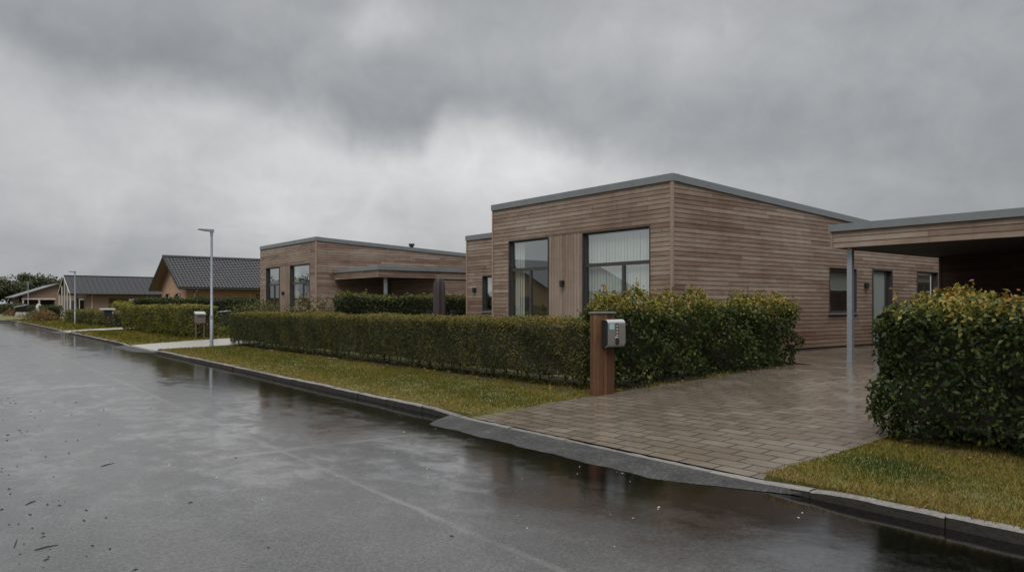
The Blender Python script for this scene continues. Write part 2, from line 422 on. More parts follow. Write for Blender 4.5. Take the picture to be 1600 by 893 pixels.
def hedge(name, label, x0, x1, y0, y1, zb, zt, mat, leaf, dens, seed, r=0.16, amp=0.06, depth=0.13, toplift=0.25, mean=0.36,
          shoots=0, spread=0.75, foot=0.06, group='clipped hedges along the street', cat='hedge', back=0.4, sd=0.13, patch=0.16, stemstep=0.45, freq=0.55):
    rs = np.random.RandomState(seed)
    root = thing(name, ((x0 + x1) / 2, (y0 + y1) / 2, zb), label, cat, group)
    lo = np.array([x0, y0, zb + foot]); hi = np.array([x1, y1, zt]); d = hi - lo
    faces = [(0, 0, 1.0), (0, 1, back), (1, 0, 1.0), (1, 1, 1.0), (2, 1, 1.0)]
    Ps = []
    for ax, side, w in faces:
        o = [i for i in range(3) if i != ax]; n = int(d[o[0]] * d[o[1]] * dens * w)
        p = np.empty((n, 3)); p[:, o[0]] = lo[o[0]] + rs.rand(n) * d[o[0]]; p[:, o[1]] = lo[o[1]] + rs.rand(n) * d[o[1]]
        p[:, ax] = hi[ax] if side else lo[ax]; Ps.append(p)
    P = np.concatenate(Ps)
    q = P.copy()
    for i in range(3): q[:, i] = np.clip(P[:, i], lo[i] + (r if i < 2 else 0.0), hi[i] - r)
    e = P - q; L = np.linalg.norm(e, axis=1) + 1e-9; N = e / L[:, None]
    P = q + N * r
    bul = fbm(P, freq, seed); fine = fbm(P, freq * 3.2, seed + 5)
    P = P + N * (amp * bul + amp * 0.5 * fine)[:, None]
    dep = rs.rand(len(P)) ** 2 * depth
    P = P - N * dep[:, None] + rs.normal(size=P.shape) * leaf * 0.15
    # a hedge's foot is thinner: leaves draw back from the ground
    low = np.clip((zb + 0.34 - P[:, 2]) / 0.34, 0, 1)
    P = P - N * (low ** 2 * 0.12)[:, None]
    keep = rs.rand(len(P)) > low * 0.55; P, N, bul, fine, dep = P[keep], N[keep], bul[keep], fine[keep], dep[keep]
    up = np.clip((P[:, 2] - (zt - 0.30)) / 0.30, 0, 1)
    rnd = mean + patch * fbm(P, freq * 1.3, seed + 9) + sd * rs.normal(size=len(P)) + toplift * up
    if shoots:
        k = rs.choice(np.where(up > 0.6)[0], shoots)
        add, an, ar = [], [], []
        for i in k:
            h = rs.uniform(0.05, 0.22); lean = rs.normal(size=2) * 0.05
            for j in range(7):
                f = j / 6; add.append(P[i] + np.array([lean[0] * f, lean[1] * f, h * f]) + rs.normal(size=3) * 0.012)
                an.append(np.array([rs.normal(), rs.normal(), 0.6])); ar.append(mean + toplift + 0.1 + rs.normal() * 0.12)
        P = np.concatenate([P, np.array(add)]); N = np.concatenate([N, np.array(an)]); rnd = np.concatenate([rnd, np.array(ar)])
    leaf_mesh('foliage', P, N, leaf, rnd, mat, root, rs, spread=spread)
    m = MB(); g = depth + 0.05
    # the dense twiggy inside of the hedge: an uneven inner body and stems down into the soil
    ny, nx = max(2, int(d[1] / 0.5)), max(2, int(d[0] / 0.5))
    long_y = d[1] >= d[0]; n = ny if long_y else nx
    for k in range(n):
        t0, t1 = k / n, (k + 1) / n; j = lambda: rs.uniform(-0.03, 0.03)
        if long_y: m.box(x0 + g + j(), x1 - g + j(), y0 + g + (d[1] - 2 * g) * t0, y0 + g + (d[1] - 2 * g) * t1 + 0.01, zb + 0.22 + j(), zt - g + j())
        else: m.box(x0 + g + (d[0] - 2 * g) * t0, x0 + g + (d[0] - 2 * g) * t1 + 0.01, y0 + g + j(), y1 - g + j(), zb + 0.22 + j(), zt - g + j())
    ns = int(max(d[0], d[1]) / stemstep)
    for k in range(ns):
        for s_ in (0.3, 0.65):
            f = (k + 0.5 + rs.uniform(-0.3, 0.3)) / ns
            x, y = (x0 + d[0] * (s_ + rs.uniform(-.08, .08)), y0 + d[1] * f) if long_y else (x0 + d[0] * f, y0 + d[1] * (s_ + rs.uniform(-.08, .08)))
            m.tube([(x, y, zb - 0.06), (x + rs.normal() * 0.03, y + rs.normal() * 0.03, zb + 0.45)], [rs.uniform(0.012, 0.024), 0.010], 6)
    m.build('branches', M['twig'], root)
    return root

def shrub(name, label, c, rx, ry, h, mat, leaf, n, seed, group=None, wisps=0, mean=0.45, cat='shrub', blob=0.25):
    rs = np.random.RandomState(seed); root = thing(name, c, label, cat, group); c = np.array(c)
    d = rs.normal(size=(n, 3)); d[:, 2] = np.abs(d[:, 2]) ** 1.0; d /= np.linalg.norm(d, axis=1)[:, None]
    rad = 1 - rs.rand(n) ** 1.8 * 0.5
    P = d * rad[:, None]; P *= (1 + blob * fbm(d * 1.0, 0.5, seed))[:, None]
    rnd = mean + 0.18 * fbm(P, 0.8, seed + 1) + 0.13 * rs.normal(size=n) + 0.22 * np.clip(P[:, 2], 0, 1)
    P = c + P * np.array([rx, ry, h]); N = d.copy()
    m = MB()
    add, ar = [], []
    for k in range(14 + wisps):
        a = rs.uniform(0, 6.28); f = rs.uniform(0.2, 0.85); top = h * (rs.uniform(0.7, 0.95) if k < 14 else rs.uniform(1.0, 1.3))
        e = c + np.array([math.cos(a) * rx * f, math.sin(a) * ry * f, top * (1 - 0.35 * f)])
        b0 = c + np.array([math.cos(a) * rx * 0.12, math.sin(a) * ry * 0.12, -0.05]); mid = (b0 + e) / 2 + np.array([0, 0, h * 0.12])
        m.tube([b0, mid, e], [0.014, 0.009, 0.004], 5)
        for j in range(16 if k >= 14 else 0):
            t_ = 0.45 + 0.6 * j / 16; add.append(b0 + (e - b0) * t_ + rs.normal(size=3) * 0.035); ar.append(mean + 0.3 + rs.normal() * 0.15)
    if add: P = np.concatenate([P, np.array(add)]); N = np.concatenate([N, rs.normal(size=(len(add), 3))]); rnd = np.concatenate([rnd, ar])
    leaf_mesh('foliage', P, N, leaf, rnd, mat, root, rs, droop=0.0, spread=0.9)
    m.build('branches', M['twig'], root); return root

def tree(name, label, c, h, w, seed, n=6500, leaf=0.50, group='trees on the skyline', mat='tree_leaf', trunk_h=0.3):
    rs = np.random.RandomState(seed); root = thing(name, c, label, 'tree', group); c = np.array(c, float)
    m = MB(); th = h * trunk_h
    m.tube([c, c + (0.1, 0, th), c + (0.0, 0.1, h * 0.8)], [h * 0.028, h * 0.02, h * 0.006], 8)
    P, N, rn = [], [], []
    nc = 15
    for k in range(nc):
        a = rs.uniform(0, 6.28); f = math.sqrt(rs.rand()) * 0.85; zf = rs.uniform(0.0, 1.0)
        prof = math.sin(math.pi * (0.18 + 0.74 * zf)) ** 0.7
        cc = c + np.array([math.cos(a) * w * 0.5 * f * prof, math.sin(a) * w * 0.5 * f * prof, th + (h - th) * (0.08 + 0.80 * zf)])
        cr = w * rs.uniform(0.13, 0.24)
        m.tube([c + (0, 0, th * rs.uniform(0.7, 1.4)), (c + (0, 0, th) + cc) / 2 + (0, 0, 0.2), cc], [h * 0.012, h * 0.008, h * 0.003], 5)
        q = int(n / nc); d = rs.normal(size=(q, 3)); d /= np.linalg.norm(d, axis=1)[:, None]
        rad = rs.rand(q) ** 0.45 * (1 + 0.35 * fbm(d, 0.6, seed + k))
        P.append(cc + d * (rad * cr)[:, None] * np.array([1.1, 1.1, 0.8])); N.append(d + np.array([0, 0, 0.4])); rn.append(0.3 + 0.25 * rs.rand() + 0.12 * rs.normal(size=q) + 0.15 * d[:, 2])
    leaf_mesh('crown', np.concatenate(P), np.concatenate(N), leaf, np.concatenate(rn), M[mat], root, rs, droop=0.15, spread=0.8, aspect=0.7)
    m.build('trunk', M['bark'], root); return root

# ------------------------------------------------------------------ ground, road, kerb
def kx(y):      # near face of the right-hand kerb; the street bends left at its far end
    o = 5.74 + 0.0135 * y
    if y > 88: o -= min(y - 88, 30) ** 2 / 60 + max(0, y - 118)
    return o
ROADW = 5.72
def lx(y): return kx(y) - ROADW
def interp(x, pts):
    if x <= pts[0][0]: return pts[0][1]
    for (a, u), (b, w) in zip(pts, pts[1:]):
        if x <= b: return u + (w - u) * (x - a) / (b - a)
    return pts[-1][1]
DRIVES = [(3.85, 8.5), (27.75, 32.4), (49.9, 53.4), (84.5, 87.5)]
def gz(x, y):
    d = x - kx(y)
    return interp(d, [(0, .088), (2.9, .15), (7.6, .33), (30, .34)])
def drz(x, y):
    d = x - kx(y)
    return interp(d, [(0, .038), (0.12, .041), (2.4, .165), (7.6, .342), (30, .345)])
def in_drive(x, y, m=0.0):
    d = x - kx(y)
    if d < 9.2 and any(a - m < y < b + m for a, b in DRIVES): return True
    return x > 14.9 - m and 1.0 < y < 11.5 and d < 30
def kerb_top(y):
    t = 1.0
    for a, b in DRIVES:
        if a - 0.9 < y < b + 0.9:
            t = min(t, max(0, max(a - y, y - b) / 0.9))
    return 0.036 + 0.052 * t

def grid_mesh(name, xs, ys, fx, fz, mat):
    """xs: offsets, ys: stations along the street"""
    m = MB(); nx = len(xs)
    m.v = [(fx(a, y), y, fz(a, y)) for y in ys for a in xs]
    for j in range(len(ys) - 1):
        for i in range(nx - 1):
            k = j * nx + i; m.f.append((k, k + 1, k + nx + 1, k + nx)); m.mi.append(0); m.r.append(0.5)
    o = m.build(name, mat); return o

def ground_material():
    m, t, b = new_mat('lawn_ground')
    p = t.pos(); n = t.noise(p, 0.9, 5, 0.6); n2 = t.noise(p, 14, 4, 0.7)
    c = t.ramp(n2, [(0.25, (0.040, 0.045, 0.010)), (0.5, (0.085, 0.085, 0.016)), (0.75, (0.14, 0.115, 0.028))])
    c = t.mix(t.smooth(n, 0.5, 0.72), c, t.mix(n2, (0.05, 0.038, 0.02), (0.12, 0.092, 0.035)))
    t.l.new(c, b.inputs['Base Color']); b.inputs['Roughness'].default_value = 0.85
    t.l.new(t.bump(n2, 0.6, 0.03), b.inputs['Normal']); return m

ys = sorted(set([-80, -40, -20, -10] + list(range(-6, 131, 2)) + [140, 160, 200, 300, 500, 900, 1800] +
    [v for a, b in DRIVES for v in (a - .03, a + .03, b - .03, b + .03)] + [1.0, 11.45]))
offs = [-3000, -800, -250, -80, -25, -8, -3, -.14, -.13, .0, ROADW, ROADW + .11, ROADW + .125, ROADW + 1.2, ROADW + 2.9, ROADW + 5, ROADW + 7.6, ROADW + 9.0, ROADW + 9.15, ROADW + 15,
        ROADW + 30, ROADW + 80, ROADW + 250, ROADW + 800, ROADW + 3000]
def ground_z(a, y):
    if a <= -.14: return 0.112
    if a < ROADW + .12: return -0.25
    x = lx(y) + a
    return gz(x, y) - (0.09 if in_drive(x, y, -0.02) else 0.0)
o = grid_mesh('ground', offs, ys, lambda a, y: lx(y) + a, ground_z, ground_material()); tag(o, kind='structure')

def road_material():
    m, t, b = new_mat('wet_asphalt')
    p = t.pos(); x, y, _ = t.xyz(p)
    d = t.sub(x, t.mul(y, 0.0135))            # distance across the road
    st = t.vec(t.mul(x, 0.8), t.mul(y, 0.55), 0.0)
    big = t.noise(st, 0.6, 3, 0.55); med = t.noise(st, 3.4, 7, 0.74, .3); fine = t.noise(p, 48, 4, 0.75); grit = t.voro(p, 70)[0]
    agg = t.noise(p, 300, 1, 0.5)
    base = t.ramp(t.add(t.add(t.mul(fine, 0.62), t.mul(med, .28)), t.mul(big, 0.14)), [(0.34, (0.020, 0.0196, 0.0192)), (0.52, (0.058, 0.057, 0.056)), (0.70, (0.13, 0.127, 0.124))])
    # paler bands on the left; right side darkened to paint in house and hedge reflections
    trk = t.add(t.smooth(t.math('ABSOLUTE', t.sub(d, 1.15)), .1, .55, .28, 0.0), t.smooth(t.math('ABSOLUTE', t.sub(d, 2.35)), .1, .5, .2, 0.0))
    base = t.mix(t.mul(trk, t.add(.4, big)), base, (0.11, 0.108, 0.106))
    base = t.mix(t.mul(t.smooth(t.add(d, t.mul(t.sub(big, .5), 2.4)), 2.8, 4.4), .80), base, t.mix(t.smooth(fine, .4, .7), (0.003, 0.0028, 0.0025), (0.026, 0.0245, 0.023)))
    base = t.mix(t.smooth(grit, 0.05, 0.10, 0.35, 0.0), base, (0.22, 0.21, 0.20))
    # the sealed joint down the middle and the one across
    wob = t.mul(t.sub(t.noise(p, 1.3, 5, .7), 0.5), 0.12)
    j1 = t.smooth(t.math('ABSOLUTE', t.add(t.sub(d, 2.93), wob)), 0.012, 0.05, 1.0, 0.0)
    j2 = t.smooth(t.math('ABSOLUTE', t.add(t.sub(y, 7.95), t.mul(wob, 2.5))), 0.02, 0.11, 1.0, 0.0)
    j2 = t.mul(t.mul(j2, t.smooth(t.noise(p, 0.9, 3), 0.38, 0.6)), t.smooth(d, 1.2, 2.3))
    j1 = t.mul(j1, t.smooth(t.noise(p, 0.9, 3), 0.32, 0.6, .25, .8))
    jn = t.math('MAXIMUM', j1, t.mul(j2, .9))
    base = t.mix(t.mul(jn, 0.5), base, (0.20, 0.195, 0.19))
    # hedge reflection painted into the gutter as near-black base colour
    gm = t.smooth(t.add(d, t.add(t.mul(t.sub(med, .5), 2.2), t.mul(t.sub(big, .5), 1.2))), 4.35, 4.95)
    base = t.mix(gm, base, t.mix(t.smooth(fine, .45, .7), (0.0015, 0.0013, 0.001), (0.008, 0.007, 0.006)))
    t.l.new(base, b.inputs['Base Color'])
    # water film: deepest towards the right-hand gutter, patchy elsewhere
    gut = t.smooth(d, 3.0, 5.4)
    film = t.add(t.mul(gut, 0.20), t.add(t.mul(big, 0.40), t.mul(med, 0.60)))
    wet = t.smooth(film, 0.47, 0.63)
    wet = t.mul(wet, t.sub(1.0, t.mul(jn, 0.6)))
    rough = t.add(t.mul(t.sub(1.0, wet), 0.13), 0.085)
    t.l.new(rough, b.inputs['Roughness'])
    t.l.new(t.mul(t.add(t.add(.33, t.mul(t.sub(fine, .5), .9)), t.mul(wet, .18)), t.sub(1.0, t.mul(gm, .72))), b.inputs['Specular IOR Level'])
    b.inputs['IOR'].default_value = 2.1
    h = t.add(t.mul(fine, 0.8), t.mul(agg, 0.2))
    n1 = t.bump(h, t.math('MULTIPLY_ADD', t.sub(1.0, wet), 0.16, 0.04), 0.006)
    rip = t.node('ShaderNodeBump'); rip.inputs['Strength'].default_value = 0.07; rip.inputs['Distance'].default_value = 0.02
    t.l.new(t.noise(t.vec(x, y, 0.0), 4.2, 3, 0.5), rip.inputs['Height']); t.l.new(n1, rip.inputs['Normal'])
    t.l.new(rip.outputs[0], b.inputs['Normal'])
    return m
M['road'] = road_material()
yr = sorted(set([-80, -40, -20] + list(range(-10, 131)) + [140, 160, 200, 300]))
o = grid_mesh('road', [0, ROADW * .25, ROADW * .5, ROADW * .75, ROADW], yr, lambda a, y: lx(y) + a, lambda a, y: 0.02 * math.sin(math.pi * a / ROADW) - 0.002, M['road']); tag(o, kind='structure')

# kerbs of granite blocks
def kerb_material():
    m, t, b = new_mat('granite_kerb')
    p = t.pos(); n = t.noise(p, 25, 5, 0.7); z = t.xyz(p)[2]; r = t.attr('rnd')
    c = t.ramp(t.add(t.add(t.mul(n, 0.65), t.mul(r, 0.22)), t.mul(t.noise(p, 5, 4, .7), .25)), [(0.34, (0.04, 0.036, 0.031)), (0.52, (0.12, 0.112, 0.102)), (0.8, (0.23, 0.217, 0.20))])
    # near-black brown on the upright faces
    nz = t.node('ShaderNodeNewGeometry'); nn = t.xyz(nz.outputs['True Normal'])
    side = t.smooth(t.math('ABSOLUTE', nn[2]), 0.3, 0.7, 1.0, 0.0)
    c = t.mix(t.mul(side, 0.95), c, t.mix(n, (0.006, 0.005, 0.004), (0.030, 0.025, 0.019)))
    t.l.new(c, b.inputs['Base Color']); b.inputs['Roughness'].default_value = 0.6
    t.l.new(t.bump(n, 0.7, 0.012), b.inputs['Normal']); return m
M['kerb'] = kerb_material()
m = MB(); rk = random.Random(3)
y = -20.0
while y < 124:
    L = rk.uniform(0.9, 1.15); m.rnd = rk.random()
    jit = [(rk.uniform(-.004, .004), rk.uniform(-.006, .006)) for _ in range(10)]; seg = 9; y1 = y + L - 0.008; jx = rk.uniform(-.008, .008); jz = rk.uniform(-.006, .006)
    for k in range(seg):
        a, b = y + (y1 - y) * k / seg, y + (y1 - y) * (k + 1) / seg
        za, zb_ = kerb_top(a) + jz + jit[k][0], kerb_top(b) + jz + jit[k + 1][0]
        p = [(kx(a) + jx, a, -.1), (kx(a) + .100 + jx, a, -.1), (kx(b) + .100 + jx, b, -.1), (kx(b) + jx, b, -.1)]
        i = len(m.v); c = 0.014
        m.v += p + [(kx(a) + jx + jit[k][1], a, za - c), (kx(a) + .100 + jx, a, za - c), (kx(b) + .100 + jx, b, zb_ - c), (kx(b) + jx + jit[k + 1][1], b, zb_ - c)]
        m.v += [(kx(a) + jx + c + jit[k][1], a, za), (kx(a) + .100 + jx, a, za), (kx(b) + .100 + jx, b, zb_), (kx(b) + jx + c + jit[k + 1][1], b, zb_)]
        fs = [(3, 0, 4, 7), (7, 4, 8, 11), (8, 9, 10, 11), (1, 2, 6, 5), (5, 6, 10, 9)]
        if k == 0: fs += [(0, 1, 5, 4), (4, 5, 9, 8)]
        if k == seg - 1: fs += [(2, 3, 7, 6), (6, 7, 11, 10)]
        for f in fs: m.f.append(tuple(i + q for q in f)); m.mi.append(0); m.r.append(m.rnd)
    y += L
y = -20.0
while y < 124:
    L = 1.0; m.rnd = rk.random()
    m.hexa([(lx(y) - .13, y, -.1), (lx(y) - .012, y, -.1), (lx(y + L) - .012, y + L - .01, -.1), (lx(y + L) - .13, y + L - .01, -.1),
            (lx(y) - .13, y, .115), (lx(y) - .012, y, .115), (lx(y + L) - .012, y + L - .01, .115), (lx(y + L) - .13, y + L - .01, .115)])
    y += L
o = m.build('kerb', M['kerb']); tag(o, kind='structure')

# asphalt ramps in front of the dropped kerbs
def apron_material():
    m, t, b = new_mat('ramp_asphalt')
    p = t.pos(); fine = t.noise(p, 34, 5, 0.85); big = t.noise(p, 2.2, 5, .65); grit = t.voro(p, 45)[0]
    c = t.ramp(t.add(t.mul(fine, .75), t.mul(big, .25)), [(0.36, (0.005, 0.0048, 0.0047)), (0.50, (0.026, 0.0255, 0.025)), (0.68, (0.12, 0.118, 0.115))])
    t.l.new(t.mix(t.smooth(grit, 0.05, 0.11, 0.4, 0.0), c, (0.2, 0.195, 0.19)), b.inputs['Base Color'])
    t.l.new(t.add(0.42, t.mul(big, 0.3)), b.inputs['Roughness']); b.inputs['IOR'].default_value = 1.33
    t.l.new(t.bump(fine, 0.7, 0.01), b.inputs['Normal']); return m
M['apron'] = apron_material()
for a, b in DRIVES[:3]:
    m = MB(); n = 40; rs_ = random.Random(int(a))
    for k in range(n):
        t0, t1 = k / n, (k + 1) / n
        ya, yb = a - .5 + (b - a + 1.0) * t0, a - .5 + (b - a + 1.0) * t1
        sm = lambda q: (lambda c: c * c * (3 - 2 * c))(max(0.0, min(1.0, q)))
        wd = lambda t: (0.54 + 0.02 * math.sin(t * 37) + 0.012 * math.sin(t * 91)) * sm(t / .26) ** .7 * sm((1 - t) / .09) ** .5 + .004
        h = lambda yy: min(kerb_top(yy) - 0.006, 0.05)
        c0, c1 = kx(ya) + .012, kx(yb) + .012
        m.face([(c0 - wd(t0), ya, .0035), (c0, ya, h(ya)), (c1, yb, h(yb)), (c1 - wd(t1), yb, .0035)][::-1])
    o = m.build('ramp', M['apron'], recalc=False); tag(o, kind='structure')

def paver_material():
    m, t, b = new_mat('wet_concrete_pavers')
    p = t.pos(); x, y, _ = t.xyz(p)
    br = t.node('ShaderNodeTexBrick'); t.l.new(t.vec(y, x, 0.0), br.inputs['Vector'])
    br.inputs['Scale'].default_value = 1.0; br.inputs['Brick Width'].default_value = 0.42; br.inputs['Row Height'].default_value = 0.21
    br.inputs['Mortar Size'].default_value = 0.012; br.inputs['Mortar Smooth'].default_value = 0.2; br.inputs['Bias'].default_value = 0.0
    br.inputs['Color1'].default_value = (0.122, 0.101, 0.078, 1); br.inputs['Color2'].default_value = (0.162, 0.137, 0.107, 1); br.inputs['Mortar'].default_value = (0.022, 0.018, 0.014, 1)
    n = t.noise(p, 1.5, 2, 0.5); f = t.noise(p, 60, 3, 0.7); md = t.noise(p, 4.5, 2, 0.5)
    c = t.mix(t.smooth(n, 0.42, 0.66, 0.0, .2), br.outputs['Color'], t.mix(0.5, br.outputs['Color'], (0.055, 0.040, 0.030)))
    c = t.mix(t.mul(f, 0.12), c, (0.10, 0.085, 0.07))
    t.l.new(c, b.inputs['Base Color'])
    t.l.new(t.smooth(t.add(t.mul(n, .6), t.mul(md, .4)), 0.40, 0.58, .27, .07), b.inputs['Roughness'])
    b.inputs['IOR'].default_value = 1.42
    h = t.add(t.mul(br.outputs['Fac'], -0.9), t.add(t.mul(f, 0.15), t.mul(md, 0.5)))
    t.l.new(t.bump(h, 0.42, 0.010), b.inputs['Normal']); return m
M['paver'] = paver_material()
def patch(name, x_lo, x_hi, y0, y1, mat, dx=0.4, fromkerb=False, zf=drz, lift=0.0, kind='structure'):
    m = MB(); nx = max(2, int((x_hi - x_lo) / dx)); ny = max(2, int((y1 - y0) / 0.8))
    X = lambda i, y: (kx(y) + .117 if fromkerb else x_lo) * (1 - i / nx) + x_hi * i / nx
    for j in range(ny):
        ya, yb = y0 + (y1 - y0) * j / ny, y0 + (y1 - y0) * (j + 1) / ny
        for i in range(nx):
            q = [(X(i, ya), ya), (X(i + 1, ya), ya), (X(i + 1, yb), yb), (X(i, yb), yb)]
            m.face([(u, w, zf(u, w) + lift) for u, w in q])
    o = m.build(name, mat); tag(o, kind=kind); return o
patch('driveway', 5.9, 14.95, DRIVES[0][0], DRIVES[0][1], M['paver'], fromkerb=True)
patch('driveway', 14.95, 30.0, 1.05, 11.47, M['paver'])
patch('driveway', 6.2, 15.2, DRIVES[1][0], DRIVES[1][1], M['concrete'], fromkerb=True)
patch('driveway', 6.2, 15.2, DRIVES[2][0], DRIVES[2][1], M['concrete'], fromkerb=True)
patch('path', 12.0, 15.5, 45.0, 46.6, M['concrete'], zf=gz, lift=0.012)
# soil strips under the hedges
for q in ((8.55, 9.75, 8.75, 28.1), (8.0, 9.9, -6.0, 3.75), (8.9, 14.8, 8.52, 9.75)):
    patch('soil_bed', q[0], q[1], q[2], q[3], M['soil'], zf=gz, lift=0.006)

# ------------------------------------------------------------------ grass
def grass(name, regions, seed):
    rs = np.random.RandomState(seed); Ps = []; Hs = []; Ws = []
    for (d0, d1, y0, y1, dens, h, w) in regions:
        n = int((d1 - d0) * (y1 - y0) * dens)
        yy = y0 + rs.rand(n) * (y1 - y0); dd = d0 + rs.rand(n) * (d1 - d0)
        xx = np.array([kx(a) for a in yy]) + dd
        k = np.array([not in_drive(a, b, 0.0 + 0.05 * math.sin(b * 9) * math.sin(a * 7)) for a, b in zip(xx, yy)], bool)
        xx, yy = xx[k], yy[k]; zz = np.array([gz(a, b) for a, b in zip(xx, yy)]) - 0.004
        Ps.append(np.stack([xx, yy, zz], 1)); Hs.append(np.full(len(xx), h)); Ws.append(np.full(len(xx), w))
    P = np.concatenate(Ps); H = np.concatenate(Hs); W = np.concatenate(Ws)
    pat = fbm(P * np.array([1.3, .6, 0]), 0.35, seed); pat2 = fbm(P, 1.1, seed + 1)
    kd0 = P[:, 0] - np.array([kx(a) for a in P[:, 1]])
    thin = rs.rand(len(P)) > np.clip(0.55 * np.clip(-pat2, 0, 1) + 0.45 * np.clip(0.5 - kd0, 0, .5) * (pat2 < .15), 0, .85)
    P, H, W, pat, pat2 = P[thin], H[thin], W[thin], pat[thin], pat2[thin]
    n = len(P); kd = P[:, 0] - np.array([kx(a) for a in P[:, 1]])
    dry = np.clip(1 - (kd - 0.1) / 0.9, 0, 1)
    H = H * rs.uniform(0.5, 1.35, n) * (1 + 0.3 * pat2)
    a = rs.uniform(0, 6.28, n); lean = rs.normal(size=(n, 2)) * 0.45
    s = np.stack([np.cos(a), np.sin(a), np.zeros(n)], 1) * (W * rs.uniform(.7, 1.3, n))[:, None] * 0.5
    top = P + np.stack([lean[:, 0] * H, lean[:, 1] * H, H], 1); mid = P + np.stack([lean[:, 0] * H * .3, lean[:, 1] * H * .3, H * .55], 1)
    V = np.stack([P - s, P + s, mid + s * .8, mid - s * .8, top], 1)
    rnd = 0.49 + 0.17 * pat + 0.15 * pat2 + 0.17 * rs.normal(size=n) + 0.24 * dry + 0.10 * (P[:, 1] < 4)
    for (gx, gy, gr) in ((6.75, 3.05, 0.42), (7.1, 3.4, 0.3)):       # a lush green tuft
        f = np.exp(-((P[:, 0] - gx) ** 2 + ((P[:, 1] - gy)) ** 2) / gr ** 2); rnd -= 0.45 * f
    V = V.reshape(-1, 3)
    ob = tri_mesh(name, V, np.array([[0, 1, 2], [0, 2, 3], [3, 2, 4]]), 5, n, np.repeat(rnd, 3), M['grass'], None, (0, 0, 0))
    return tag(ob, 'short wet green and straw coloured verge grass beside the kerb', 'grass', kind='stuff')
grass('grass', [
    (0.10, 2.7, -3.0, 3.95, 4600, 0.034, 0.0065), (0.05, 0.28, -3.0, 3.95, 1800, 0.045, 0.008),
    (0.10, 3.1, 8.4, 16.0, 2000, 0.032, 0.011), (0.10, 3.1, 16.0, 28.0, 900, 0.035, 0.017),
    (0.10, 3.3, 32.3, 50.0, 240, 0.06, 0.035), (2.6, 9.0, 32.3, 46.0, 90, 0.07, 0.05), (0.1, 4.0, 53.3, 95, 60, 0.08, 0.07),
    (2.9, 3.3, 8.5, 12.0, 900, 0.08, 0.012), (3.0, 6.5, 8.45, 8.75, 500, 0.07, 0.012)], 11)

